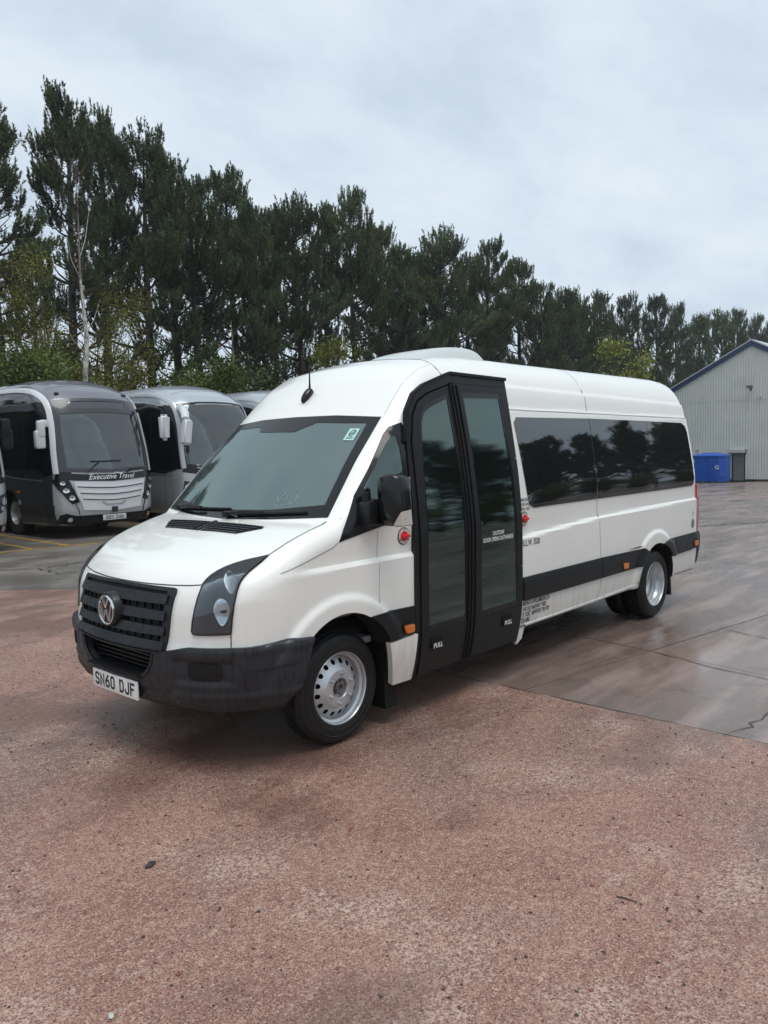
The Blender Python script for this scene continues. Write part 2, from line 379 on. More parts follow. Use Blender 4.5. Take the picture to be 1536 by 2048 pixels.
def plate_text(txt, h, w, gap, sw, space, place, m, parent):
    """number-plate lettering: strokes of even width, centred; one object per character; place maps (x, y) to 3-D"""
    tot = sum((space if c == ' ' else w)+gap for c in txt)-gap; x = -tot/2
    for c in txt:
        V = []; Fc = []
        for pl in GLYPH[c]:
            P = [np.array((x+sw/2+a*(w-sw), sw/2+b*(h-sw))) for a, b in pl]; closed = np.allclose(P[0], P[-1]); n = len(P); L_ = []; R_ = []
            for i in range(n):
                if closed and i in (0, n-1): d0 = P[-1]-P[-2]; d1 = P[1]-P[0]
                else: d0 = P[i]-P[i-1] if i else P[1]-P[0]; d1 = P[i+1]-P[i] if i < n-1 else P[-1]-P[-2]
                d0 = d0/np.linalg.norm(d0); d1 = d1/np.linalg.norm(d1); b = d0+d1; b /= np.linalg.norm(b); k = min(2.2, 1/max(.3, float(b@d1))); nn = np.array((-b[1], b[0]))*sw/2*k
                e0 = np.zeros(2)
                if not closed and i == 0: e0 = -d1*sw*.5
                if not closed and i == n-1: e0 = d0*sw*.5
                L_.append(P[i]+nn+e0); R_.append(P[i]-nn+e0)
            for i in range(n-1):
                b0 = len(V); V += [tuple(L_[i]), tuple(L_[i+1]), tuple(R_[i+1]), tuple(R_[i])]; Fc.append([b0+3, b0+2, b0+1, b0])
        if V: mobj('character', [place(*v) for v in V], Fc, m, parent)
        x += (space if c == ' ' else w)+gap

# ================================================================ THE SETTING
def gz(x, y=0): t = np.maximum(0, np.asarray(x, float)-8); return -.0318*(np.sqrt(t*t+16)-4)
def gridobj(name, xs, ys, dz, m, parent=None, mask=None):
    xs = np.asarray(xs, float); ys = np.asarray(ys, float); X, Y = np.meshgrid(xs, ys, indexing='ij')
    V = np.stack([X.ravel(), Y.ravel(), gz(X.ravel())+dz], -1); ny = len(ys)
    a, b = np.meshgrid(np.arange(len(xs)-1), np.arange(ny-1), indexing='ij'); a = a.ravel(); b = b.ravel()
    Q = np.stack([a*ny+b, (a+1)*ny+b, (a+1)*ny+b+1, a*ny+b+1], -1)
    if mask is not None: Q = Q[mask(V[Q].mean(1))]
    return mobj(name, V, Q, m, parent)

def ground_mat(name, kind):
    m = bpy.data.materials.new(name); m.use_nodes = True; t = m.node_tree; b = t.nodes['Principled BSDF']; L = t.links.new
    co = t.nodes.new('ShaderNodeTexCoord')
    def noise(s, d=5, r=.55, vec=None, dist=0.):
        n = t.nodes.new('ShaderNodeTexNoise'); n.inputs['Scale'].default_value = s; n.inputs['Detail'].default_value = d; n.inputs['Roughness'].default_value = r; n.inputs['Distortion'].default_value = dist
        L(vec or co.outputs['Object'], n.inputs['Vector']); return n.outputs['Fac']
    def ramp(v, a, c, lo=0., hi=1.):
        n = t.nodes.new('ShaderNodeMapRange'); n.interpolation_type = 'SMOOTHSTEP'; n.inputs['From Min'].default_value = a; n.inputs['From Max'].default_value = c
        n.inputs['To Min'].default_value = lo; n.inputs['To Max'].default_value = hi; L(v, n.inputs['Value']); return n.outputs[0]
    def mix(f, A, B, mode='MIX'):
        n = t.nodes.new('ShaderNodeMix'); n.data_type = 'RGBA'; n.blend_type = mode
        for k, v in (('Factor', f), ('A', A), ('B', B)):
            if isinstance(v, (int, float)): n.inputs[k].default_value = v
            elif isinstance(v, tuple): n.inputs[k].default_value = v+(1,)
            else: L(v, n.inputs[k])
        return n.outputs['Result']
    def mul(a, c):
        n = t.nodes.new('ShaderNodeMath'); n.operation = 'MULTIPLY'; L(a, n.inputs[0])
        if isinstance(c, float): n.inputs[1].default_value = c
        else: L(c, n.inputs[1])
        return n.outputs[0]
    def mapv(sx, sy, rot=0.):
        n = t.nodes.new('ShaderNodeMapping'); n.inputs['Scale'].default_value = (sx, sy, 1); n.inputs['Rotation'].default_value = (0, 0, rot); L(co.outputs['Object'], n.inputs[0]); return n.outputs[0]
    if kind == 'red':
        big = noise(.55, 6, .6, dist=.6); mid = noise(2.3, 6, .62, dist=.4); fine = noise(150, 2, .6); g2 = noise(48, 4, .7); med = noise(75, 3, .65)
        base = mix(ramp(mid, .35, .68), (.228, .106, .076), (.312, .165, .124))
        base = mix(ramp(big, .46, .64), base, (.180, .106, .084))
        worn = mul(ramp(noise(1.0, 9, .74, dist=.25), .485, .66), ramp(g2, .41, .60))
        base = mix(mul(worn, .85), base, (.62, .49, .41))
        base = mix(mul(ramp(med, .53, .64), .8), base, (.58, .40, .33))
        base = mix(mul(ramp(noise(95, 3, .65, vec=mapv(1, 1, 1.)), .50, .60), .9), base, (.065, .034, .028))
        base = mix(mul(ramp(fine, .52, .62), .6), base, (.46, .30, .24))
        mott = noise(24, 8, .82); base = mix(mul(ramp(mott, .50, .62), .42), base, (.52, .38, .30)); base = mix(mul(ramp(mott, .48, .38), .5), base, (.10, .055, .044))
        stain = ramp(noise(.8, 6, .65, vec=mapv(1, 1, .4), dist=.8), .60, .70)
        base = mix(mul(stain, .6), base, (.13, .10, .088))
        damp = ramp(noise(.42, 5, .6, vec=mapv(1, 1.6, .5)), .50, .60); base = mix(mul(damp, .42), base, (.105, .060, .046))
        drk = ramp(noise(16, 3, .5), .735, .77)
        base = mix(drk, base, (.035, .02, .018))
        rough = ramp(noise(.42, 5, .6, vec=mapv(1, 1.6, .5)), .48, .60, .62, .30)
        bh = mix(.4, med, fine); bs, bd = .7, .005
    elif kind == 'concrete':
        big = noise(.35, 6, .62, dist=.8); mid = noise(2.8, 6, .65); fine = noise(60, 4, .7)
        strk = noise(1.6, 6, .6, vec=mapv(.35, 2.2, .17))
        base = mix(ramp(big, .38, .64), (.175, .118, .094), (.125, .096, .084))
        base = mix(mul(ramp(strk, .44, .64), .7), base, (.30, .225, .20))
        base = mix(mul(ramp(mid, .52, .7), .5), base, (.07, .048, .040))
        base = mix(mul(ramp(fine, .5, .66), .45), base, (.30, .22, .19))
        drk = ramp(noise(19, 3, .5), .74, .78); base = mix(drk, base, (.03, .022, .02))
        rough = ramp(noise(.55, 6, .6, vec=mapv(.5, 1.6, .17), dist=.6), .34, .66, .14, .44)
        bh = mix(.6, fine, noise(5, 5, .6)); bs, bd = .35, .004
    elif kind == 'asphalt':
        big = noise(.5, 6, .6); fine = noise(70, 4, .7)
        base = mix(ramp(big, .38, .64), (.105, .092, .080), (.175, .155, .138))
        base = mix(mul(ramp(fine, .52, .68), .5), base, (.26, .24, .22))
        base = mix(mul(ramp(noise(3, 7, .7, dist=1.), .58, .68), .6), base, (.035, .03, .028))
        rough = ramp(noise(1.0, 5), .4, .65, .34, .65); bh = mix(.5, fine, noise(26, 4)); bs, bd = .6, .008
    else:
        base = mix(ramp(noise(1.2, 6), .4, .65), (.045, .06, .02), (.085, .07, .04)); rough = ramp(noise(2), .3, .7, .8, .95); bh = noise(20); bs, bd = .8, .05
    L(base, b.inputs['Base Color']); L(rough, b.inputs['Roughness']); b.inputs['Specular IOR Level'].default_value = .5
    bp = t.nodes.new('ShaderNodeBump'); bp.inputs['Strength'].default_value = bs; bp.inputs['Distance'].default_value = bd
    L(bh, bp.inputs['Height']); L(bp.outputs[0], b.inputs['Normal'])
    MATS[name] = m; return m
M_RED = ground_mat('red_tarmac', 'red'); M_CON = ground_mat('wet_concrete', 'concrete'); M_ASP = ground_mat('grey_asphalt', 'asphalt'); M_VERGE = ground_mat('verge', 'verge')
M_JOINT = mat('joint_dirt', (.03, .024, .02), rough=.7)
M_YEL = mat('yellow_paint', (.44, .27, .035), rough=.5, nscale=14, namt=.35)

g = gridobj('ground', list(np.linspace(-900, -60, 8))+list(np.linspace(-40, 160, 51))+list(np.linspace(200, 1500, 10)), list(np.linspace(-900, -60, 8))+list(np.linspace(-40, 60, 21))+list(np.linspace(100, 1200, 8)), -.10, M_VERGE); tag(g, kind='structure')
ya = gridobj('yard', np.linspace(-60, 75, 55), np.linspace(-45, 26, 30), -.05, M_JOINT); tag(ya, kind='structure')
asp = gridobj('asphalt_apron', np.linspace(-60, 16, 39), np.linspace(5.0, 26, 12), -.014, M_ASP); tag(asp, kind='structure')
edge = [(1.56, -60), (1.56, -1.0), (1.60, 2.5), (1.70, 5.2), (1.64, 6.0), (1.25, 6.45), (.8, 7.0), (.1, 7.35), (-1.5, 7.9), (-5, 8.6), (-14, 9.6), (-60, 12), (-60, -60)]
rng = random.Random(5); e2 = []
for i in range(len(edge)):
    a, b = edge[i], edge[(i+1) % len(edge)]; L_ = math.hypot(b[0]-a[0], b[1]-a[1]); k = 1 if L_ > 70 or a[0] < -13 else max(1, int(L_/.12)); k = min(k, 420)
    for j in range(k):
        w = .012 if 0 < i+j/k < 11 else 0
        e2.append((a[0]+(b[0]-a[0])*j/k+rng.uniform(-w, w), a[1]+(b[1]-a[1])*j/k+rng.uniform(-w, w)))
red = prism('red_tarmac', e2, 'z', -.06, .0, M_RED); tag(red, kind='structure')
# concrete slabs: a real joint grid, each slab a piece
con = thing('concrete_pavement', None, None); tag(con, kind='structure')
ang = R(-9.6); ux, uy = math.cos(ang), math.sin(ang)
def clip(poly, f):
    o = []
    for i in range(len(poly)):
        a, b = poly[i], poly[(i+1) % len(poly)]; fa, fb = f(a), f(b)
        if fa >= 0: o.append(a)
        if (fa >= 0) != (fb >= 0): s = fa/(fa-fb); o.append((a[0]+(b[0]-a[0])*s, a[1]+(b[1]-a[1])*s))
    return o
O_ = (3.17, -1.49)
for i in range(-1, 15):
    for j in range(-5, 7):
        p = []
        for a, b in ((0, 0), (1, 0), (1, 1), (0, 1)):
            s = (i+a)*5.07+(.006 if a == 0 else -.006); q = (j+b)*3.6+(.006 if b == 0 else -.006)
            p.append((O_[0]+s*ux-q*uy, O_[1]+s*uy+q*ux))
        p = clip(p, lambda v: v[0]-1.575)
        if len(p) >= 3: p = clip(p, lambda v: 59.9-v[0])
        if len(p) >= 3: p = clip(p, lambda v: (24-v[1]) if v[0] > 16 else (4.95-v[1]))
        if len(p) < 3 or max(v[0] for v in p) < 1.7: continue
        dz = rng.uniform(-.002, .001); n = len(p)
        V = [(x, y, float(gz(x))+dz-.002) for x, y in p]+[(x, y, float(gz(x))-.045) for x, y in p]
        mobj('slab', V, [list(range(n)) if True else 0]+[[k+n, (k+1) % n+n, (k+1) % n, k] for k in range(n)], M_CON, con)
def crack(name, pts, w, m, parent, jit=.03, seed=1, dz=.003):
    r = random.Random(seed); P = []
    for i in range(len(pts)-1):
        a, b = pts[i], pts[i+1]; L_ = math.hypot(b[0]-a[0], b[1]-a[1]); k = max(2, int(L_/.09))
        for q in range(k): P.append((a[0]+(b[0]-a[0])*q/k+r.uniform(-jit, jit), a[1]+(b[1]-a[1])*q/k+r.uniform(-jit, jit)))
    P.append(pts[-1]); V = []; Fc = []
    for i, p in enumerate(P):
        d = Vector((P[min(i+1, len(P)-1)][0]-P[max(0, i-1)][0], P[min(i+1, len(P)-1)][1]-P[max(0, i-1)][1])).normalized(); ww = w*r.uniform(.4, 1.3)*(1 if 0 < i < len(P)-1 else .2)
        for s in (1, -1): x, y = p[0]-d.y*ww*s/2, p[1]+d.x*ww*s/2; V.append((x, y, float(gz(x))+dz))
    for i in range(len(P)-1): Fc.append([2*i, 2*i+1, 2*i+3, 2*i+2])
    return mobj(name, V, Fc, m, parent)
M_CRK = mat('crack_dirt', (.045, .036, .03), rough=.45, nscale=30, namt=.4)
crack('crack', [(1.57, -2.68), (1.8, -2.74), (2.16, -2.76), (3.2, -2.95), (4.6, -3.1)], .012, M_CRK, con, seed=3)
crack('crack', [(3.17, -1.49), (3.0, -2.0), (2.9, -2.53), (2.75, -3.1)], .012, M_CRK, con, jit=.012, seed=4)
crack('crack', [(4.33, -1.73), (4.2, -2.1), (4.0, -2.6)], .012, M_CRK, con, jit=.012, seed=5)
crack('crack', [(13.6, 2.5), (14.9, 2.0), (16.0, 1.6), (17.6, 1.3), (19.5, .2)], .07, M_CRK, con, jit=.07, seed=6)
crack('crack', [(13.6, 2.5), (15.2, 1.5), (15.6, .5), (17.2, -.8)], .04, M_CRK, con, jit=.05, seed=7)
crack('crack', [(1.0, 8.9), (1.6, 9.1), (2.3, 8.4), (3.1, 8.5), (3.8, 7.6)], .05, M_CRK, asp, jit=.06, seed=8, dz=.001)
crack('crack', [(2.3, 8.4), (2.2, 7.6), (2.9, 7.2)], .03, M_CRK, asp, jit=.05, seed=9, dz=.001)
crack('edge_gap', [(1.567, y) for y in (-9, -6, -4, -2.9, -2, -1, 0, 1.5, 4.9)], .022, M_CRK, con, jit=.006, seed=10, dz=-.001)
# yellow bay lines on the asphalt
bay = thing('bay_marking', None, None); tag(bay, kind='structure')
def mark(pts, w=.10): return crack('painted_line', pts, w, M_YEL, bay, jit=.004, seed=int(abs(pts[0][0])*10)+2, dz=-.009)
mark([(-6, 12.2), (2.81, 11.31), (4.89, 11.0), (9.0, 10.6), (14, 10.1)])
for x in (.2, .9, 3.43, 4.12, 6.68, 7.36, 9.9, 10.6): mark([(x, 11.72-.13*x), (x+.35, 23)])

# ---------------------------------------------------------------- warehouse
M_CLAD = mat('cladding', (.60, .63, .60), rough=.5, nscale=.7, namt=.07, spec=.3)
M_FASC = mat('blue_fascia', (.022, .05, .115), rough=.4); M_ROOFM = mat('roof_sheet', (.42, .45, .47), rough=.5)
M_PLINTH = mat('dark_plinth', (.03, .03, .035), rough=.7); M_SHUT = mat('shutter', (.27, .275, .27), rough=.45, metal=.3)
M_BOXG = mat('shutter_box', (.48, .5, .49), rough=.5); M_DARK = mat('dark_gap', (.012, .012, .014), rough=.6)
BX, APY, APZ, SLP, BASE = 60.0, 15.6, 8.9, .525, -1.5
HW = 9.4
wh = thing('warehouse', 'large pale grey corrugated metal warehouse with a blue-edged gable roof', 'building', (BX, APY, BASE))
def loc(x, y, z): return (x-BX, y-APY, z-BASE)
def roofz(y): return APZ-SLP*abs(y-APY)
def clad(y0, y1, z0, z1f):
    V = []; Fc = []; n = int(round((y1-y0)/.2)); pts = []
    for i in range(n):
        b = y0+(y1-y0)*i/n; w = (y1-y0)/n
        pts += [(b, 0), (b+w*.34, 0), (b+w*.46, -.045), (b+w*.88, -.045)]
    pts.append((y1, 0))
    for y, d in pts: V += [loc(BX+d, y, z0), loc(BX+d, y, z1f(y))]
    for i in range(len(pts)-1): Fc.append([2*i, 2*i+2, 2*i+3, 2*i+1])
    return V, Fc
LAP = 4.72
shared = None
yy = APY-HW
SH0, SH1, SHZ = 15.98, 16.97, .70
k = 0
while yy < APY+HW-.01:
    y1 = min(yy+1., APY+HW)
    segs = [(yy, y1)]
    if yy < SH1 and y1 > SH0:
        segs = [(a, b) for a, b in ((yy, min(y1, SH0)), (max(yy, SH1), y1)) if b-a > .03]
        V, Fc = clad(max(yy, SH0), min(y1, SH1), SHZ, lambda y: min(LAP, roofz(y)-.05)); mobj('cladding_sheet', V, Fc, M_CLAD, wh)
    for a, b in segs:
        V, Fc = clad(a, b, BASE+.12, lambda y: min(LAP, roofz(y)-.05)); mobj('cladding_sheet', V, Fc, M_CLAD, wh)
    if min(roofz(yy), roofz(y1)) > LAP+.1:
        V, Fc = clad(yy, y1, LAP-.06, lambda y: roofz(y)-.05)
        V = [(x-.012, y, z) for x, y, z in V]; mobj('cladding_sheet', V, Fc, M_CLAD, wh)
    yy = y1
for s in (1, -1):
    y_ = APY+s*(HW+.25); zz = roofz(y_)
    # barge board, roof slope, side wall
    n_ = [(APY, APZ+.22), (y_, zz+.22), (y_, zz-.2), (APY, APZ-.2)]
    prism('barge_board', [(a-APY, b-BASE) for a, b in n_], 'x', -.16, -.1, M_FASC, wh)
    prism('roof_slope', [(a-APY, b-BASE) for a, b in [(APY, APZ+.26), (y_, zz+.26), (y_, zz+.16), (APY, APZ+.16)]], 'x', -.2, 42, M_ROOFM, wh)
    box('side_wall', (20.9, s*HW, (roofz(APY+HW)-BASE)/2), (42, .08, roofz(APY+HW)-BASE), M_CLAD, wh)
prism('rear_gable', [(-HW, 0), (HW, 0), (HW, roofz(APY+HW)-BASE), (0, APZ-BASE), (-HW, roofz(APY+HW)-BASE)], 'x', 41.9, 42, M_CLAD, wh)
box('plinth', (.04, (-HW+SH0-APY)/2, .06), (.06, SH0-APY+HW, .3), M_PLINTH, wh); box('plinth', (.04, (HW+SH1-APY)/2, .06), (.06, APY+HW-SH1, .3), M_PLINTH, wh)
sh = thing('roller_shutter', 'x', 'x'); del sh['label']; del sh['category']; sh.parent = wh
for i in range(22):
    box('slat', (.10, (SH0+SH1)/2-APY, .06+i*.098), (.022, SH1-SH0-.1, .088), M_SHUT, sh, bevel=.006, seg=1)
box('shutter_frame', (.06, SH0-APY+.03, 1.05), (.14, .07, 2.2), M_DARK, wh); box('shutter_frame', (.06, SH1-APY-.03, 1.05), (.14, .07, 2.2), M_DARK, wh)
box('shutter_backing', (.22, (SH0+SH1)/2-APY, 1.1), (.05, SH1-SH0, 2.3), M_DARK, wh)
box('shutter_box', (-.14, (SH0+SH1)/2-APY+.06, 2.28), (.32, 1.22, .30), M_BOXG, wh, bevel=.02); box('shutter_bracket', (-.05, SH0-APY-.05, 2.24), (.2, .10, .36), M_DARK, wh)
M_LAMPH = mat('floodlight_housing', (.03, .03, .032), rough=.5)
fl = thing('floodlight', 'dark floodlight fixed high on the warehouse gable below the apex', 'floodlight', (BX-.05, 15.62, 5.55))
box('housing', (-.32, 0, .05), (.30, .42, .07), M_LAMPH, fl, bevel=.01, rot=Matrix.Rotation(R(24), 4, 'Y')); box('lens', (-.335, 0, .01), (.24, .36, .02), mat('floodlight_lens', (.32, .33, .34), rough=.2), fl, rot=Matrix.Rotation(R(24), 4, 'Y'))
tube('arm', [(0, 0, -.12), (-.12, 0, -.12), (-.22, 0, .02)], .025, M_LAMPH, fl); box('plate', (.0, 0, -.12), (.03, .16, .16), M_LAMPH, fl)
cm = thing('security_camera', 'small grey security camera on the warehouse wall right of the floodlight', 'camera', (BX-.05, 14.9, 4.78))
box('housing', (-.22, 0, .05), (.24, .09, .09), M_BOXG, cm, bevel=.01); tube('arm', [(0, 0, -.1), (-.06, 0, -.1), (-.12, 0, .02)], .02, M_LAMPH, cm)
sg = thing('wall_sign', 'small white sign with dark lines on the warehouse wall beside the blue tank', 'sign', (BX-.08, 19.58, .45))
box('board', (0, 0, .28), (.02, .42, .56), mat('white_board', (.7, .7, .68), rough=.5), sg)
for i, (w, z) in enumerate(((.3, .45), (.22, .34), (.3, .22), (.16, .11))): box('printed_line', (-.013, .02, z), (.006, w, .045), M_DARK, sg)

# ---------------------------------------------------------------- blue tank
M_BLUE = mat('blue_plastic', (.01, .085, .42), rough=.38, nscale=3, namt=.12)
tk = thing('storage_tank', 'bright blue plastic storage tank with a shallow pitched lid by the warehouse wall', 'tank', (57.2, 17.55, float(gz(57.2))-.02))
def roundedbox_tank():
    bm = bmesh.new(); bmesh.ops.create_cube(bm, size=1)
    for v in bm.verts: v.co = (v.co.x*1.9, v.co.y*2.5, (v.co.z+.5)*1.86+.08)
    bmesh.ops.bevel(bm, geom=[e_ for e_ in bm.edges if abs(e_.verts[0].co.z-e_.verts[1].co.z) > 1], offset=.38, segments=1, affect='EDGES')
    return bm
bmobj('body', roundedbox_tank(), M_BLUE, tk)
bm = bmesh.new(); ring = [(-.99, -.9), (-.6, -1.29), (.6, -1.29), (.99, -.9), (.99, .9), (.6, 1.29), (-.6, 1.29), (-.99, .9)]
lo_ = [bm.verts.new((a, b, 1.9)) for a, b in ring]; mi_ = [bm.verts.new((a, b, 2.0)) for a, b in ring]; hi_ = [bm.verts.new((a*.35, b*.35, 2.2)) for a, b in ring]
for i in range(8):
    j = (i+1) % 8; bm.faces.new([lo_[i], lo_[j], mi_[j], mi_[i]]); bm.faces.new([mi_[i], mi_[j], hi_[j], hi_[i]])
bm.faces.new(hi_); bm.faces.new(lo_[::-1]); bmobj('lid', bm, M_BLUE, tk)
for y_ in (.95, .35, -.25): box('rib', (-.97, y_, 1.0), (.06, .09, 1.7), M_BLUE, tk, bevel=.02)
for y_ in (.8, 0, -.8): box('foot', (-.7, y_, .04), (.4, .35, .09), M_PLINTH, tk)
box('door_panel', (-.80, -1.08, 1.05), (.03, .42, 1.3), M_BLUE, tk, rot=Matrix.Rotation(R(45), 4, 'Z')); box('latch', (-.985, .9, 1.6), (.03, .05, .3), mat('pale_label', (.65, .68, .7)), tk)
V, T = text_geo('G', .42, .012); V = np.array([(-.985, -.64-x, 1.0+y) for x, y in V]); mobj('emblem', V, T, MATS['pale_label'], tk)

# ================================================================ TREES
def tree_mat(name, c1, c2, rough=.75, brown=None, spec=.3):
    m = bpy.data.materials.new(name); m.use_nodes = True; t = m.node_tree; b = t.nodes['Principled BSDF']; L = t.links.new
    ge = t.nodes.new('ShaderNodeNewGeometry'); oi = t.nodes.new('ShaderNodeObjectInfo'); co = t.nodes.new('ShaderNodeTexCoord')
    n = t.nodes.new('ShaderNodeTexNoise'); n.inputs['Scale'].default_value = .55; n.inputs['Detail'].default_value = 4; L(co.outputs['Object'], n.inputs['Vector'])
    a = t.nodes.new('ShaderNodeMath'); a.operation = 'ADD'; L(n.outputs['Fac'], a.inputs[0])
    k = t.nodes.new('ShaderNodeMath'); k.operation = 'MULTIPLY'; k.inputs[1].default_value = .45; L(ge.outputs['Random Per Island'], k.inputs[0]); L(k.outputs[0], a.inputs[1])
    mr = t.nodes.new('ShaderNodeMapRange'); mr.inputs['From Min'].default_value = .42; mr.inputs['From Max'].default_value = 1.05; L(a.outputs[0], mr.inputs['Value'])
    x = t.nodes.new('ShaderNodeMix'); x.data_type = 'RGBA'; x.inputs['A'].default_value = c1+(1,); x.inputs['B'].default_value = c2+(1,); L(mr.outputs[0], x.inputs['Factor'])
    res = x.outputs['Result']
    if brown:
        n2 = t.nodes.new('ShaderNodeTexNoise'); n2.inputs['Scale'].default_value = .3; n2.inputs['Detail'].default_value = 3; n2.noise_dimensions = '4D'; L(co.outputs['Object'], n2.inputs['Vector']); L(oi.outputs['Random'], n2.inputs['W'])
        m2 = t.nodes.new('ShaderNodeMapRange'); m2.inputs['From Min'].default_value = .52; m2.inputs['From Max'].default_value = .72; m2.inputs['To Max'].default_value = .6; L(n2.outputs['Fac'], m2.inputs['Value'])
        y = t.nodes.new('ShaderNodeMix'); y.data_type = 'RGBA'; y.inputs['B'].default_value = brown+(1,); L(m2.outputs[0], y.inputs['Factor']); L(res, y.inputs['A']); res = y.outputs['Result']
    hs = t.nodes.new('ShaderNodeHueSaturation'); L(res, hs.inputs['Color'])
    v = t.nodes.new('ShaderNodeMapRange'); v.inputs['To Min'].default_value = .8; v.inputs['To Max'].default_value = 1.25; L(oi.outputs['Random'], v.inputs['Value']); L(v.outputs[0], hs.inputs['Value'])
    L(hs.outputs[0], b.inputs['Base Color']); b.inputs['Roughness'].default_value = rough; b.inputs['Specular IOR Level'].default_value = spec
    MATS[name] = m; return m
M_PINE = tree_mat('pine_needles', (.032, .052, .026), (.135, .180, .082), brown=(.10, .080, .034))
M_BARK = mat('pine_bark', (.040, .033, .028), rough=.9, nscale=6, namt=.4, bump=.8, bscale=18)
M_BIRCHB = mat('birch_bark', (.46, .43, .37), rough=.7, nscale=7, namt=.55)
M_TWIG = mat('twig', (.085, .066, .048), rough=.9)
M_LG1 = tree_mat('spring_leaves', (.085, .10, .014), (.20, .22, .04)); M_LG2 = tree_mat('olive_leaves', (.085, .085, .016), (.20, .19, .04)); M_LG3 = tree_mat('green_leaves', (.045, .075, .012), (.13, .19, .03))

def blades(P, A, n, L_, spread, w, rs):
    """n thin pointed blades round every shoot (foot P, axis A, length L_): rounded bottle brushes"""
    k = len(P); q = rs.random((k, n)); s = q*L_[:, None]
    base = P[:, None]+A[:, None]*s[..., None]
    rd = rs.normal(size=(k, n, 3)); rd -= (rd*A[:, None]).sum(-1, keepdims=True)*A[:, None]; rd /= np.linalg.norm(rd, axis=-1, keepdims=True)+1e-9
    an = spread*(1.15-.75*q[..., None])*(.8+.4*rs.random((k, n, 1))); d = A[:, None]*np.cos(an)+rd*np.sin(an)
    ln = (.75+.35*rs.random((k, n, 1)))*.155
    sd = np.cross(d, rs.normal(size=(k, n, 3))); sd /= np.linalg.norm(sd, axis=-1, keepdims=True)+1e-9
    V = np.stack([base-sd*w/2, base+sd*w/2, base+d*ln], 2).reshape(-1, 3)
    return V, np.arange(len(V)).reshape(-1, 3)
def build_mesh(name, V, T, m, smooth=False):
    me = bpy.data.meshes.new(name); V = np.asarray(V, np.float32); T = np.asarray(T, np.int32)
    me.vertices.add(len(V)); me.vertices.foreach_set('co', V.ravel()); k = T.shape[1]
    me.loops.add(T.size); me.loops.foreach_set('vertex_index', T.ravel()); me.polygons.add(len(T))
    me.polygons.foreach_set('loop_start', np.arange(0, T.size, k, dtype=np.int32)); me.polygons.foreach_set('loop_total', np.full(len(T), k, np.int32))
    me.update(); me.validate(); me.materials.append(m)
    if smooth: me.polygons.foreach_set('use_smooth', [True]*len(me.polygons))
    return me
def pine(seed, H=17., crown_lo=.28, wid=1., lean=0., fork=False, nb=36):
    rs = np.random.default_rng(seed); TV = []; TF = []; S = []; SA = []; SL = []
    def tb(pts, rad, n):
        V, Fc = tube_geo(pts, rad, n, base=sum(len(v) for v in TV)); TV.append(V); TF.extend(Fc)
    ph = rs.random()*6; bx = lambda z: np.array([math.sin(z*.22+ph)*.16+lean*z*(1-z/H*.4), math.cos(z*.19+ph)*.14, z])
    zz = np.linspace(0, H*.985, 12); tb([bx(z) for z in zz], [.26*(1-z/H)**.8+.02+(.09 if z == 0 else 0) for z in zz], 7)
    z = H*.10
    while z < H*.97:
        t = (z-H*crown_lo)/(H*(1-crown_lo)); live = t > 0
        nbr = rs.integers(3, 6) if live else rs.integers(1, 4)
        for b_ in range(nbr):
            az = rs.random()*2*math.pi
            if live: Lb = (3.55*(1-t)**.60*(.6+.4*min(1, t*3))+.22)*wid*(.42+.66*rs.random())
            else: Lb = rs.uniform(.8, 2.6)
            el = R((-5 if not live else 6+36*t*t)+rs.normal()*10); d = np.array([math.cos(az)*math.cos(el), math.sin(az)*math.cos(el), math.sin(el)])
            o = bx(z); pts = [o]; cur = d.copy(); m_ = 5
            for q in range(m_):
                cur = cur+np.array([rs.normal()*.12, rs.normal()*.12, .13+.1*t if live else rs.normal()*.08]); cur /= np.linalg.norm(cur); pts.append(pts[-1]+cur*Lb/m_)
            tb(pts, [max(.008, .05*(1-q/m_)*(Lb/2.4)+.008) for q in range(m_+1)], 4)
            if live and t < .6 and rs.random() < .85-t*1.3: continue
            if not live:
                for _ in range(3):
                    q = rs.integers(1, m_); e_ = rs.normal(size=3)*.4+d; e_ /= np.linalg.norm(e_); tb([pts[q], pts[q]+e_*.4, pts[q]+e_*.8+rs.normal(size=3)*.1], [.014, .01, .006], 3)
                if rs.random() < .55: continue
            k = max(2, int(Lb*.62/.17))
            for q in range(k+1):
                s = (.40+.60*q/k)*m_; i = min(int(s), m_-1); p = pts[i]+(pts[i+1]-pts[i])*(s-i); bd = pts[i+1]-pts[i]; bd /= np.linalg.norm(bd)
                side = np.cross(bd, [0, 0, 1]); side /= np.linalg.norm(side)+1e-9
                reach = .62*(1-abs(q/k-.35))**1.2+.10
                for sg_ in ((1, -1) if q < k else (0,)):
                    for rep in range(2 if t < .4 else rs.integers(2, 4)):
                        e_ = side*sg_*(.6+.4*rs.random())+bd*(.5+.3*rs.random())+rs.normal(size=3)*.18; r_ = reach*rs.uniform(.35, 1.15)
                        tip = p+e_/np.linalg.norm(e_)*r_
                        ax = e_*.28+bd*.30+np.array([0, 0, .7+.6*max(0, t)])+rs.normal(size=3)*.13; ax /= np.linalg.norm(ax)
                        if rs.random() < .28: tb([p, tip], [.012, .008], 3)
                        S.append(tip); SA.append(ax); SL.append(rs.uniform(.38, .72)*(1 if live else .8))
        z += rs.uniform(.42, .72)*(1 if live else 1.2)
    for q in range(7):
        ax = np.array([rs.normal()*.25, rs.normal()*.25, 1]); ax /= np.linalg.norm(ax); S.append(bx(H*.97)+rs.normal(size=3)*.12); SA.append(ax); SL.append(.6)
    V, T = blades(np.array(S), np.array(SA), nb, np.array(SL), 1.0, .046, rs)
    tv = np.concatenate([np.array(v) for v in TV]); q4 = np.array([f for f in TF if len(f) == 4])
    return build_mesh('trunk', tv, q4, M_BARK, True), build_mesh('crown', V, T, M_PINE)
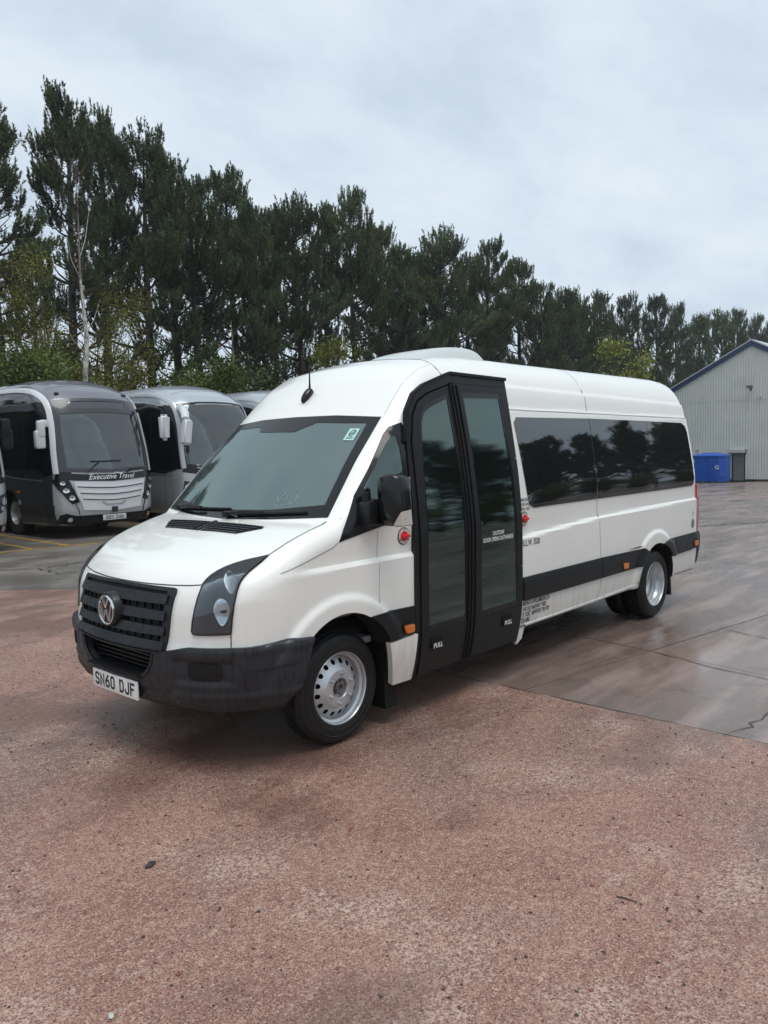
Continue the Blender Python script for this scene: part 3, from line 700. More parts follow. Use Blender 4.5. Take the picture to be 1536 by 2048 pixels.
PV = [pine(11, 17, .30, 1.05), pine(12, 17, .24, .95), pine(13, 17, .36, 1.15), pine(14, 17, .18, .90), pine(15, 17, .27, 1.25), pine(16, 17, .22, 1.0)]
PTHIN = pine(21, 17, .42, .85, lean=-.075)
def put_pine(v, x, y, top, label, group=None, rz=None, sxy=None):
    z0 = float(gz(x)); H = (top-z0)*.945; s = H/17.; sx = (sxy or 1.)*(.9+.1*s)*rng.uniform(.92, 1.12)
    t = thing('pine_tree', label, 'tree', (x, y, z0), rz if rz is not None else rng.uniform(0, 6.28), group)
    t.scale = (sx, sx, s)
    for nm, me in zip(('trunk', 'crown'), v): link(bpy.data.objects.new(nm, me), t)
    return t
SKY = [(10.0,27.0,15.4,'tall pine with a bare leaning trunk at the far left edge of the picture'),
(13.0,28.0,17.4,'tallest-looking pine, its spiky top rising highest at the left of the tree line'),
(15.3,29.5,17.6,'pine with a slim pointed top just right of the highest one'),
(16.7,28.0,16.6,'broad dense pine behind the white-stemmed birch, third peak from the left'),
(20.1,31.0,17.1,'pine whose ragged top slopes down right of the broad dense pine'),
(19.9,29.0,15.6,'lower brownish pine filling the first dip in the tree line'),
(23.5,31.0,17.4,'round-topped dark pine left of the first notch of sky'),
(23.1,28.5,15.0,'shorter pine in front of the round-topped dark pine'),
(27.5,32.0,16.4,'narrow pine standing in the first notch of sky'),
(26.6,29.0,15.9,'twin-topped pine left of the middle peak'),
(30.9,31.5,16.8,'pine merging into the left shoulder of the middle peak'),
(32.0,30.0,18.0,'pointed pine forming the middle peak above the bus windscreen'),
(36.8,32.0,17.3,'pine on the right shoulder of the middle peak'),
(35.7,29.0,14.8,'low brown-tinged pine in the dip right of the middle peak'),
(41.2,32.0,15.9,'small pine left of the pine above the roof pod'),
(41.0,30.0,17.0,'pine with a sharp top directly above the roof pod of the minibus'),
(47.6,33.0,16.7,'pine half hidden between the two sharp-topped pines above the minibus roof'),
(46.4,30.0,17.3,'sharp-topped open pine right of the roof pod'),
(52.4,31.0,17.2,'spiky pine on the falling line over the minibus roof'),
(51.9,29.0,14.9,'low pine under the spiky one over the minibus roof'),
(59.5,31.0,15.8,'wide pine just left of the small dip over the rear of the roof'),
(67.7,34.0,16.1,'set-back pine in the small dip over the rear of the roof'),
(66.5,31.0,16.1,'rounded pine right of the small dip'),
(75.4,33.0,17.2,'pine standing behind the rounded one, above the yellow-green tree'),
(78.2,31.0,17.5,'loose open pine above and right of the yellow-green tree'),
(89.0,33.0,18.0,'pine above the left eave of the warehouse'),
(93.2,32.0,17.3,'pine rising over the left slope of the warehouse roof'),
(102.7,33.0,18.5,'distant flat-topped pine left of the warehouse apex'),
(106.8,32.0,19.1,'distant dense pine just left of the warehouse apex'),
(120.1,34.0,20.1,'distant pine directly above the warehouse apex'),
(120.9,32.0,19.3,'distant pine at the right edge of the picture')]
for i, (x, y, top, lab) in enumerate(SKY):
    put_pine(PTHIN if i == 0 else PV[(i*5+1) % 6], x, y, top, lab, 'pines along the skyline', rz=0 if i == 0 else None, sxy=1.0 if i < 12 else 1.12)
x = 6.
while x < 135:
    y = rng.uniform(34.5, 44); hh = rng.uniform(13.5, 16.5)*(1 if x > 25 else .93)
    put_pine(PV[rng.randrange(6)], x, y, hh+float(gz(x))*.6, 'dark pine of the rear rows, seen only between the front pines', 'pines of the rear rows', sxy=1.05)
    x += rng.uniform(4.2, 6.4)*(2.4 if x < 45 else 1)
for i in range(8):
    x = -17+i*3.2+rng.uniform(-.6, .6)
    put_pine(PV[rng.randrange(6)], x, rng.uniform(26.5, 30), rng.uniform(14.5, 17.5), 'dark pine beyond the left edge of the picture, mirrored in the windscreen', 'pines mirrored in the windscreen')
def leafy(seed, H, rad, nleaf, leaf, nst, mleaf, mstem, z0=.15, trunk=None, droop=0., clumps=26):
    """stems with twigs and many small leaf faces in uneven clumps"""
    rs = np.random.default_rng(seed); TV = []; TF = []
    def tb(pts, rad_, n): V, Fc = tube_geo(pts, rad_, n, base=sum(len(v) for v in TV)); TV.append(V); TF.extend(Fc)
    tips = []
    for s in range(nst):
        a = rs.random()*6.28; sp = rad*rs.uniform(.25, .95); h = H*rs.uniform(.6, 1.); p = [np.array([math.cos(a)*.15, math.sin(a)*.15, 0])]
        for q in range(1, 6):
            f = q/5; p.append(np.array([math.cos(a)*sp*f**1.3, math.sin(a)*sp*f**1.3, h*f])+rs.normal(size=3)*.07)
        tb(p, [.045*(1-q/5.5)+.006 for q in range(6)], 4)
        for _ in range(7):
            i = rs.integers(1, 5); o = p[i]+(p[i+1]-p[i])*rs.random(); d = rs.normal(size=3); d[2] = abs(d[2])*.8-droop; d /= np.linalg.norm(d); l_ = rs.uniform(.35, .9)*rad*.5
            e_ = o+d*l_; tb([o, o+d*l_*.5+rs.normal(size=3)*.04, e_], [.014, .009, .004], 3); tips.append((o+e_)/2); tips.append(e_)
    tips = np.array(tips); w = rs.random(len(tips))**1.6; w /= w.sum()
    c = tips[rs.choice(len(tips), nleaf, p=w)]+rs.normal(size=(nleaf, 3))*[rad*.115, rad*.115, rad*.12]
    if droop: c[:, 2] -= rs.random(nleaf)*droop*.8
    c[:, 2] = np.maximum(c[:, 2], z0)
    a = rs.normal(size=(nleaf, 3)); a /= np.linalg.norm(a, axis=1, keepdims=True); b = np.cross(a, rs.normal(size=(nleaf, 3))); b /= np.linalg.norm(b, axis=1, keepdims=True)
    l_ = leaf*(.6+.8*rs.random((nleaf, 1))); V = np.stack([c-a*l_, c+b*l_*.55, c+a*l_, c-b*l_*.55], 1).reshape(-1, 3)
    tv = np.concatenate([np.array(v) for v in TV]); q4 = np.array([f for f in TF if len(f) == 4])
    return build_mesh('stem', tv, q4, mstem, True), build_mesh('foliage', V, np.arange(len(V)).reshape(-1, 4), mleaf)
def put_leafy(v, name, x, y, s, label, cat, group=None, rz=0., sz=None):
    t = thing(name, label, cat, (x, y, float(gz(x))), rz, group); t.scale = (s, s, sz or s)
    for nm, me in zip(('stem', 'foliage'), v): link(bpy.data.objects.new(nm, me), t)
    return t
B1 = leafy(31, 5, 2.6, 30000, .055, 9, M_LG3, M_TWIG); B2 = leafy(32, 6.5, 2.4, 17000, .042, 8, M_LG2, M_TWIG); B3 = leafy(33, 8.2, 2.1, 17000, .055, 7, M_LG1, M_TWIG, droop=.5); B4 = leafy(34, 5, 2.8, 17000, .055, 10, M_LG1, M_TWIG)
B5 = leafy(35, 9.5, 2.6, 14000, .036, 9, M_LG2, M_TWIG)
put_leafy(B1, 'leafy_bush', 8.3, 24.0, 1.05, 'bright green bush at the far left edge above the coaches', 'bush', 'bushes under the pines')
put_leafy(B4, 'leafy_bush', 10.2, 24.6, 1.0, 'yellow-green bush left of the birch stem', 'bush', 'bushes under the pines', 2)
put_leafy(B4, 'leafy_bush', 12.4, 25.0, 1.0, 'olive bush just right of the birch stem', 'bush', 'bushes under the pines', 4)
put_leafy(B1, 'leafy_bush', 15.9, 23.6, 1.12, 'fresh green bush above the roof of the silver coach', 'bush', 'bushes under the pines', 1)
put_leafy(B1, 'leafy_bush', 18.9, 27, .8, 'dark green low bush left of the minibus aerial', 'bush', 'bushes under the pines', 5)
put_leafy(B4, 'leafy_bush', 22.0, 26.2, .9, 'low green bush just behind the minibus roof', 'bush', 'bushes under the pines', 3)
put_leafy(B2, 'sapling', 8.8, 26.4, 1.15, 'thin-leaved sapling beside the leaning pine trunk', 'tree', 'olive saplings between the pines', 1)
put_leafy(B5, 'sapling', 11.0, 26.0, 1.0, 'tall sparse olive sapling left of the birch', 'tree', 'olive saplings between the pines', 2)
put_leafy(B5, 'sapling', 12.6, 26.6, .95, 'tall sparse olive sapling right of the birch', 'tree', 'olive saplings between the pines', 4)
put_leafy(B2, 'sapling', 14.3, 26.6, 1.1, 'sparse olive sapling in front of the broad dense pine', 'tree', 'olive saplings between the pines', 5)
put_leafy(B3, 'willow_tree', 25.6, 25.0, 1.02, 'yellow-green willow with drooping twigs above the minibus roof', 'tree', None, 1)
put_leafy(B3, 'willow_tree', 27.7, 25.6, .80, 'lower yellow-green willow beside the taller one above the minibus roof', 'tree', None, 3)
M_LG4 = tree_mat('yellow_leaves', (.16, .18, .03), (.30, .31, .06)); B6 = leafy(36, 8.2, 2.3, 20000, .075, 8, M_LG4, M_TWIG, droop=.4)
put_leafy(B6, 'birch_tree', 58.6, 25.4, 1.42, 'yellow-green young tree left of the warehouse roof', 'tree', None, 2)
for i in range(8):
    x = 30+i*9.5; put_leafy((B2, B1, B4)[i % 3], 'undergrowth_bush', x, 28.6+rng.uniform(-.6, 1), rng.uniform(.7, 1.), 'dull bush at the foot of the pines behind the minibus', 'bush', 'undergrowth behind the minibus', i)
# pines across the yard, mirrored in the windows of the minibus
for i in range(24):
    x = 14+i*2.9+rng.uniform(-1, 1); y = -26+rng.uniform(-3, 3)
    put_pine(PV[rng.randrange(6)], x, y, 5.5+.085*x+rng.uniform(-.8, .8), 'dark pine on the other side of the yard, mirrored in the bus windows', 'pines mirrored in the windows', sxy=1.0)
for i in range(9):  # unseen bushes added to block bright gaps low in the window reflections
    put_leafy((B1, B4)[i % 2], 'gap_filler_bush', 18+i*6.5, -21.5+rng.uniform(-1, 1), .8, 'unseen bush added across the yard to fill bright gaps under the mirrored pines', 'bush', 'bushes mirrored in the windows', i)
for i in range(9):
    x = -14+i*3.6; y = -40+rng.uniform(-2, 2)
    put_pine(PV[rng.randrange(6)], x, y, rng.uniform(7.5, 9.5), 'dark pine behind the photographer, mirrored in the bus glass', 'pines behind the photographer', sxy=1.0)

# white-stemmed birch
bt = thing('birch_tree', 'slender bare birch with a white stem in front of the pines', 'tree', (11.1, 23.6, 0))
rs = np.random.default_rng(5)
stem = [(0, 0, 0), (.0, 0, 2.2), (.0, 0, 3.6), (-.02, 0, 4.7), (.09, 0, 5.5), (.13, 0, 6.2), (.08, 0, 7), (.02, 0, 8.2), (.03, 0, 9.2), (.06, 0, 10.4), (.08, 0, 11.6), (.12, .05, 12.4)]
M_PBARK = mat('pale_bark', (.22, .18, .14), rough=.8)
tube('trunk', stem[:8], [.11, .105, .10, .10, .09, .08, .065, .045], M_BIRCHB, bt, n=10); tube('upper_stem', stem[7:], [.045, .030, .018, .010, .004], M_PBARK, bt, n=8)
for a, b_, c, r_ in (((.03, 0, 9.0), (.3, 0, 9.7), (.52, 0, 10.9), .022), ((.1, 0, 6.3), (.5, .1, 6.8), (.8, .1, 7.6), .014), ((.02, 0, 8.2), (-.3, 0, 8.9), (-.42, 0, 9.9), .014), ((.1, 0, 5.5), (-.4, 0, 6.0), (-.8, .1, 6.9), .012)):
    tube('branch', [a, b_, c], [r_, r_*.7, r_*.25], M_BIRCHB, bt, n=6)
TVv = []; TFf = []
for q in range(130):
    z = rs.uniform(4, 12.2); o = np.array([.06, 0, z]); d = rs.normal(size=3); d[2] = abs(d[2])*.9+.2; d /= np.linalg.norm(d); l_ = rs.uniform(.4, 1.3)
    V, Fc = tube_geo([o, o+d*l_*.5, o+d*l_+np.array([0, 0, -.1])], [.012, .008, .004], 3, base=sum(len(v) for v in TVv)); TVv.append(V); TFf += Fc
tw = link(bpy.data.objects.new('twigs', build_mesh('twigs', np.concatenate([np.array(v) for v in TVv]), np.array(TFf), M_TWIG)), bt); tw['kind'] = 'stuff'
# a thin brown sapling right of the coaches
tube_o = thing('bare_sapling', 'thin pale bare sapling stem behind the third coach', 'tree', (19.0, 25.2, -.1))
tube('trunk', [(0, 0, 0), (.05, 0, 3), (.0, 0, 4.5), (.1, 0, 6), (.05, 0, 7.8)], [.07, .06, .05, .035, .012], mat('pale_bark', (.22, .18, .14), rough=.8), tube_o)
for a in range(9):
    q = a*2.4; tube('branch', [(.05, 0, 3.8+a*.4), (.05+.5*math.cos(q), .5*math.sin(q), 4.3+a*.4), (.05+.9*math.cos(q), .9*math.sin(q), 4.6+a*.4)], [.02, .014, .006], M_TWIG, tube_o, n=4)

# ================================================================ THE MINIBUS
M_WHITE = paint('white_paint', (.86, .86, .815))
M_BLK = mat('black_plastic', (.0085, .009, .0105), rough=.42, spec=.32, nscale=3, namt=.25, bump=.12, bscale=350, dist=.002)
M_BLK2 = mat('grey_black_plastic', (.013, .0145, .018), rough=.45, spec=.35, nscale=5, namt=.3, bump=.15, bscale=300, dist=.002)
M_BUMP = mat('bumper_plastic', (.024, .027, .032), rough=.46, spec=.4, bump=.1, bscale=300, dist=.002)
def streaks(m, c2, amt=.5):
    t = m.node_tree; b = t.nodes['Principled BSDF']; co = t.nodes.new('ShaderNodeTexCoord'); mp_ = t.nodes.new('ShaderNodeMapping'); mp_.inputs['Scale'].default_value = (60, 60, 5); t.links.new(co.outputs['Object'], mp_.inputs[0])
    n = t.nodes.new('ShaderNodeTexNoise'); n.inputs['Scale'].default_value = 1; n.inputs['Detail'].default_value = 5; n.inputs['Roughness'].default_value = .65; t.links.new(mp_.outputs[0], n.inputs['Vector'])
    r_ = t.nodes.new('ShaderNodeMapRange'); r_.inputs['From Min'].default_value = .46; r_.inputs['From Max'].default_value = .66; r_.inputs['To Max'].default_value = amt; t.links.new(n.outputs['Fac'], r_.inputs['Value'])
    x = t.nodes.new('ShaderNodeMix'); x.data_type = 'RGBA'; x.inputs['A'].default_value = b.inputs['Base Color'].default_value; x.inputs['B'].default_value = tuple(c2)+(1,); t.links.new(r_.outputs[0], x.inputs['Factor'])
    if b.inputs['Base Color'].links: t.links.new(b.inputs['Base Color'].links[0].from_socket, x.inputs['A'])
    t.links.new(x.outputs['Result'], b.inputs['Base Color'])
    q = t.nodes.new('ShaderNodeMapRange'); q.inputs['From Min'].default_value = .4; q.inputs['From Max'].default_value = .6; q.inputs['To Min'].default_value = .28; q.inputs['To Max'].default_value = .6; t.links.new(n.outputs['Fac'], q.inputs['Value']); t.links.new(q.outputs[0], b.inputs['Roughness'])
streaks(M_BUMP, (.005, .005, .006), .75); streaks(M_BLK2, (.008, .008, .01), .4)
M_GLOSSB = mat('gloss_black', (.007, .008, .009), rough=.16, spec=.4)
M_RUB = mat('rubber', (.007, .007, .008), rough=.6, spec=.25)
M_TYRE = mat('tyre', (.010, .010, .011), rough=.5, spec=.35, nscale=8, namt=.3, bump=.4, bscale=120, dist=.004)
M_SILV = mat('steel_wheel', (.50, .52, .54), rough=.34, metal=.55, coat=.4, nscale=6, namt=.12)
M_CHR = mat('chrome', (.72, .74, .76), rough=.1, metal=1.)
M_SEAM = mat('shut_gap', (.05, .05, .05), rough=.7)
M_SEAML = mat('seam_grey', (.30, .30, .29), rough=.6)
M_INT = mat('interior_dark', (.03, .032, .035), rough=.8); M_INTG = mat('interior_grey', (.30, .31, .32), rough=.8); M_SEAT = mat('seat_cloth', (.09, .11, .14), rough=.9)
M_AMB = mat('amber_lens', (.62, .17, .02), rough=.22, coat=.6); M_REDL = mat('red_lens', (.35, .012, .02), rough=.18, coat=.7); M_REDK = mat('red_knob', (.62, .02, .03), rough=.4)
M_PLATE = mat('number_plate_white', (.78, .78, .76), rough=.35, coat=.3); M_INK = mat('black_ink', (.012, .012, .012), rough=.5); M_WINK = mat('white_ink', (.75, .75, .75), rough=.5)
M_HLB = mat('lamp_housing', (.022, .024, .028), rough=.4)
M_CLEAR = glass('lamp_lens', tint=(.9, .93, .95), film=.05, filmcol=(.30, .33, .35), streak=False, rough=.06)
M_WS = glass('windscreen_glass', tint=(.50, .62, .59), film=.10, filmcol=(.50, .66, .63), rough=.012, ior=2.5, bump=.03, glc=(.80, .97, .95))  # pale teal film colour also stands in for part of the sky reflection
M_DG = glass('door_glass', tint=(.20, .28, .26), film=.025, filmcol=(.20, .29, .28), rough=.02, ior=2.2, bump=.03, glc=(.72, .92, .88))
M_PG = glass('privacy_glass', tint=(.04, .045, .05), film=.05, filmcol=(.14, .15, .17), rough=.012, ior=2.1, bump=.008, transp=.55)
M_POD = mat('roof_pod', (.52, .56, .55), rough=.4, coat=.3)
M_YELP = mat('yellow_pole', (.55, .42, .02), rough=.4)
ZT = np.array([(-1.10,.86),(-1.03,.98),(-.985,1.05),(-.93,1.095),(-.85,1.14),(-.7,1.207),(-.5,1.282),(-.3,1.342),(-.17,1.375),(.16,1.72),(.51,2.06),(.62,2.175),(.78,2.325),(.95,2.43),(1.15,2.49),(1.4,2.52),(1.7,2.535),(2.1,2.54),(2.6,2.535),(4.8,2.525),(5.2,2.52),(5.6,2.49),(6.,2.44)])
_gx = np.linspace(-1.2, 6.2, 1481); _k = np.hanning(23)[1:-1]; _k /= _k.sum()
_gz = np.convolve(np.pad(np.interp(_gx, ZT[:, 0], ZT[:, 1]), 10, mode='edge'), _k, 'valid')
def ztop(x): return np.interp(x, _gx, _gz)
def Wd(z, x):
    w = .996-.12*np.maximum(0, z-1.2)**1.3-.05*(np.maximum(0, .65-z)/.37)**2
    zc = np.interp(x, [-.6, .6, 1.9, 3.2, 5.5], [1.12, 1.12, 1.085, 1.14, 1.16]); f = sstep((x+.6)/.5)*sstep((5.62-x)/.1)
    w = w-.022*f*sstep((z-zc+.012)/.026)*sstep((zc+.30-z)/.25)
    zb = np.interp(x, [.9, 1.9, 5.5], [2.02, 2.09, 2.05]); za = np.interp(x, [.9, 1.9, 5.4], [2.2, 2.285, 2.21]); g = sstep((x-.75)/.3)
    w = w-.012*g*sstep((z-zb)/.02)
    w = w-.014*g*sstep((z-za+.02)/.035)
    for cx_, cz_, r0, hh in ((-.06, .36, .60, .022), (4.43, .38, .545, .022)):
        w = w+hh*sstep((r0-np.hypot(x-cx_, z-cz_))/.055)
    return w
XF = np.array([(.2,-.90),(.36,-.945),(.45,-.975),(.6,-1.005),(.70,-1.005),(.76,-.99),(.85,-.98),(1.0,-.965),(1.08,-.95),(1.2,-.9),(1.5,-.7)])
def FV(P):
    x, y, z = P[..., 0], P[..., 1], P[..., 2]; ay = np.abs(y)
    fs = ay-Wd(z, x); xs = x-.12*(ay/.88)**2*sstep((2.2-x)/1.5)
    zt = ztop(xs)-np.interp(x, [.3, 1.2], [0., .08])*(ay/.75)**2*.6; slp = (ztop(xs+.01)-ztop(xs-.01))/.02
    ft = (z-zt)/np.sqrt(1+slp*slp); ff = np.interp(z, XF[:, 0], XF[:, 1])+.125*(ay/.75)**2-x
    fr = x-(5.645-.12*np.maximum(0, z-1.3)**1.5-.02*ay**2)
    s = smax(fs, ff, np.interp(z, [.4, 1.], [.44, .33])); s = smax(s, ft, np.interp(x, [-.8, -.2, .1, .5, 1., 1.5], [.14, .12, .13, .16, .18, .30]))
    return smax(smax(s, fr, .16), .36-z, .03)
def spine(B):
    S = B.copy(); f = np.clip((B[:, 0]-.75)/.6, 0, 1); S[:, 0] = np.clip(B[:, 0], .75, 5.2); S[:, 1] = np.clip(B[:, 1], -.35, .35)
    S[:, 2] = np.clip(B[:, 2], .5, 1.0+1.15*f); return S
van = thing('minibus', 'white high-roof minibus with black folding side doors and a black front bumper', 'minibus')
P, Q = boxmesh(FV, np.concatenate([np.arange(-1.15, 1.4, .019), np.arange(1.4, 4.0, .028), np.arange(4.0, 5.75, .019)]),
               np.linspace(-1.06, 1.06, 62), np.arange(.25, 2.78, .018), spine)
body = mobj('body', P, Q, None, van, mats=[M_WHITE, M_DARK])
def cutter(poly, a, b, axis='y'): return prism('cut', poly, axis, a, b, M_DARK, None)
for cx_, rr, lo_ in ((-.06, .435, .40), (4.44, .415, .36)):
    for s in (1, -1):
        pl = [(cx_+rr*math.cos(R(a)), lo_+rr*math.sin(R(a))) for a in range(0, 181, 4)]+[(cx_-rr, .1), (cx_+rr, .1)]
        a, b = (s*.55, s*1.3) if s > 0 else (-1.3, -.55); bool_cut(body, cutter(pl, a, b))
bool_cut(body, cutter([(.04, .55), (5.35, .55), (5.35, 1.98), (.72, 1.98), (.03, 1.31)], -.855, .855))
WSP = [(-.86, 1.405), (-.45, 1.385), (0, 1.375), (.45, 1.385), (.86, 1.405), (.765, 2.025), (.4, 2.05), (0, 2.055), (-.4, 2.05), (-.765, 2.025)]
bool_cut(body, cutter([(y*.95, (z-1.7)*.93+1.71) for y, z in WSP], -.6, .9, 'x'))
DOORP = [(.60, .20), (.635, 1.85), (.70, 2.04), (.78, 2.13), (.89, 2.20), (1.20, 2.31), (1.885, 2.295), (1.90, .20)]
for s in (-1,):
    bool_cut(body, cutter([(x*.985+.02, z) for x, z in DOORP], -1.2, -.80))
CABG = [(.20, 1.42), (.20, 1.55), (.49, 1.86), (.54, 1.90), (.575, 1.90), (.575, 1.42)]
bool_cut(body, cutter(CABG, -1.2, -.80)); bool_cut(body, cutter(CABG, .80, 1.2))
body.data.polygons.foreach_set('use_smooth', [True]*len(body.data.polygons)); body.data.set_sharp_from_angle(angle=R(28))
SK = Skin(FV, van)
# glazing of the cab
SK.fx = .9
ws = SK.panel('windscreen', WSP, 'front', M_WS, off=.001, thick=.006, res=.07)
inner = [(y*.93 if abs(y) > .01 else 0, (z-1.71)*.88+1.715) for y, z in WSP]
inner = [(-.785, 1.475), (-.4, 1.44), (0, 1.43), (.4, 1.44), (.785, 1.475), (.705, 1.985), (.36, 1.995), (.31, 1.955), (-.10, 1.945), (-.26, 2.005), (-.695, 1.985)]
SK.panel('windscreen_border', WSP, 'front', M_GLOSSB, off=.0035, thick=.003, res=.05, holes=[inner])
SK.fx = .3
# cab side windows, both sides
CWO = [(-.055, 1.262), (.14, 1.53), (.30, 1.695), (.50, 1.905), (.56, 1.955), (.655, 1.985), (.655, 1.375), (.26, 1.315), (.0, 1.272)]
CWH = [(.215, 1.44), (.215, 1.57), (.47, 1.835), (.53, 1.885), (.575, 1.90), (.575, 1.43)]
for k_ in ('side', 'sidefar'):
    SK.panel('cab_window_surround', CWO, k_, M_GLOSSB, off=.004, thick=.01, res=.05, holes=[CWH])
    SK.panel('cab_window', [(a, b) for a, b in CWH], k_, M_DG, off=.0, thick=.004, res=.08)
# long privacy windows, both sides: three panes
def panes(kind):
    zt_, zb_ = 2.025, 1.312
    Z0 = [(1.965, 1.99), (2.0, 2.03), (3.185, 2.03), (3.195, 1.31), (2.12, 1.31), (2.06, 1.335), (2.035, 1.40)]
    Z1 = [(3.195, 2.03), (4.375, 2.015), (4.415, 1.308), (3.205, 1.31)]
    Z2 = [(4.383, 2.015), (5.27, 2.0), (5.36, 1.965), (5.40, 1.90), (5.47, 1.38), (5.455, 1.325), (5.40, 1.308), (4.423, 1.308)]
    for z in (Z0, Z1, Z2): SK.panel('side_window', z, kind, M_PG, off=.006, thick=.008, res=.12)
for k_ in ('side', 'sidefar'): panes(k_)
# ---- folding door on the near side: header, two leaves
def FD(P):
    z = P[..., 2]
    return np.abs(P[..., 1])-(.996-.12*np.maximum(0, z-1.2)**1.3-.05*(np.maximum(0, .65-z)/.37)**2)
SD = Skin(FD, van)
fr = SD.panel('door_frame', [(.595, .27), (.61, 1.0), (.63, 1.85), (.685, 2.06), (.77, 2.165), (.89, 2.23), (1.195, 2.325), (1.895, 2.31), (1.92, 1.6), (1.91, .75), (1.89, .27)], 'side', M_BLK, off=.014, thick=.045, res=.06,
      holes=[[(.645, .20), (.655, 1.0), (.672, 1.86), (.722, 2.04), (.79, 2.13), (.90, 2.185), (1.20, 2.268), (1.855, 2.255), (1.875, 1.6), (1.865, .75), (1.85, .20)]])
L1 = [(.650, .285), (.66, 1.0), (.677, 1.85), (.727, 2.03), (.795, 2.12), (.905, 2.175), (1.205, 2.26), (1.235, 1.6), (1.23, .9), (1.19, .285)]
L2 = [(1.20, .285), (1.24, .9), (1.245, 1.6), (1.215, 2.262), (1.85, 2.25), (1.868, 1.6), (1.86, .75), (1.84, .285)]
G1 = [(.72, .595), (.715, .58), (1.15, .575), (1.165, .60), (1.175, 1.2), (1.165, 1.75), (1.135, 2.19), (.915, 2.12), (.83, 2.075), (.795, 2.01), (.76, 1.8), (.725, 1.0)]
G2 = [(1.335, .575), (1.83, .58), (1.825, 1.62), (1.785, 2.205), (1.30, 2.20), (1.33, 1.7), (1.34, 1.2)]
lf = []
for nm, lp, gp, hx in (('door_leaf', L1, G1, .81), ('door_leaf', L2, G2, 1.67)):
    lf.append(SD.panel(nm, lp, 'side', M_BLK, off=.024, thick=.035, res=.07, holes=[gp]))
    l_ = lf[-1]; SD.panel('glass', gp, 'side', M_DG, parent=l_, off=.018, thick=.004, res=.09)
    ins = [(gp_[0]*.93+.07*sum(p[0] for p in gp)/len(gp), gp_[1]*.955+.045*1.35) for gp_ in gp]
    SD.panel('glass_border', gp, 'side', M_GLOSSB, parent=l_, off=.022, thick=.004, res=.07, holes=[ins])
    h = SD.panel('handle_recess', rrect(hx-.06, hx+.06, .445, .53, .015), 'side', M_RUB, parent=l_, off=.03, thick=.01, res=.03)
    SD.panel('handle_pull', rrect(hx-.05, hx+.05, .455, .49, .01), 'side', M_BLK2, parent=l_, off=.040, thick=.012, res=.03)
    SD.text('handle_lettering', 'PULL', .045, 'side', (hx-.045, .458), M_WINK, parent=l_, off=.0425, bold=.0015)
for x0, x1 in ((1.165, 1.187), (1.262, 1.284)):
    pass
# vertical rubber edges where the leaves meet and at both ends
for xs_, w_ in (((1.195, 1.222, 1.238, 1.232, 1.205), .02), ((1.155, 1.182, 1.198, 1.192, 1.163), .012), ((1.235, 1.262, 1.278, 1.272, 1.245), .012)):
    SD.line('rubber_edge', [(xs_[0], .29), (xs_[1], .8), (xs_[2], 1.3), (xs_[3], 1.8), (xs_[4], 2.25)], 'side', M_RUB, width=w_, off=.034, parent=lf[1])
SD.text('door_lettering', 'CAUTION!\nDOOR OPENS OUTWARDS', .043, 'side', (1.565, 1.152), M_WINK, parent=lf[1], off=.026, xs=.74, bold=.0009, align='CENTER')
for i in range(5): SD.panel('screw', circ(1.90, .45+i*.42, .006, 8), 'side', M_SILV, parent=fr, off=.019, thick=.004, res=.02)
# drip rail over the door
SD.line('drip_rail', [(.625, 1.85), (.678, 2.065), (.765, 2.175), (.885, 2.24), (1.195, 2.335), (1.905, 2.32)], 'side', M_RUB, width=.022, off=.026)
# step well and door mechanism seen through the glass
box('step_floor', (1.24, -.62, .42), (1.2, .5, .05), M_INTG, van); box('step_riser', (1.24, -.37, .55), (1.2, .03, .3), M_INT, van)
box('floor', (2.7, 0, .58), (5.2, 1.68, .04), M_INTG, van)
tube('grab_pole', [(1.42, -.83, .6), (1.40, -.82, 1.75)], .017, M_YELP, van); tube('grab_rail', [(.72, -.6, .6), (.72, -.6, 1.3), (.72, -.45, 1.45)], .015, M_YELP, van)
# seats
def seat(x, y, w=.44, z=.6, hr=True, m=M_SEAT):
    s = bpy.data.objects.new('passenger_seat', None); COL.objects.link(s); s.parent = van; s.location = (x, y, z)
    box('cushion', (0, 0, .40), (.46, w, .13), m, s, bevel=.04); box('backrest', (.24, 0, .80), (.12, w, .76), m, s, bevel=.045, rot=Matrix.Rotation(R(9), 4, 'Y'))
    if hr: box('headrest', (.31, 0, 1.24), (.09, w*.55, .17), m, s, bevel=.035)
    box('pedestal', (0, 0, .17), (.36, w*.8, .34), M_INT, s)
    return s
seat(.95, .45, .5, .52); seat(.98, -.02, .42, .5, m=M_SEAT)
for r_ in range(5):
    for y_ in (.62, .18, -.30, -.66):
        if r_ == 0 and y_ < 0: continue
        seat(2.25+r_*.74, y_, .40, .58)
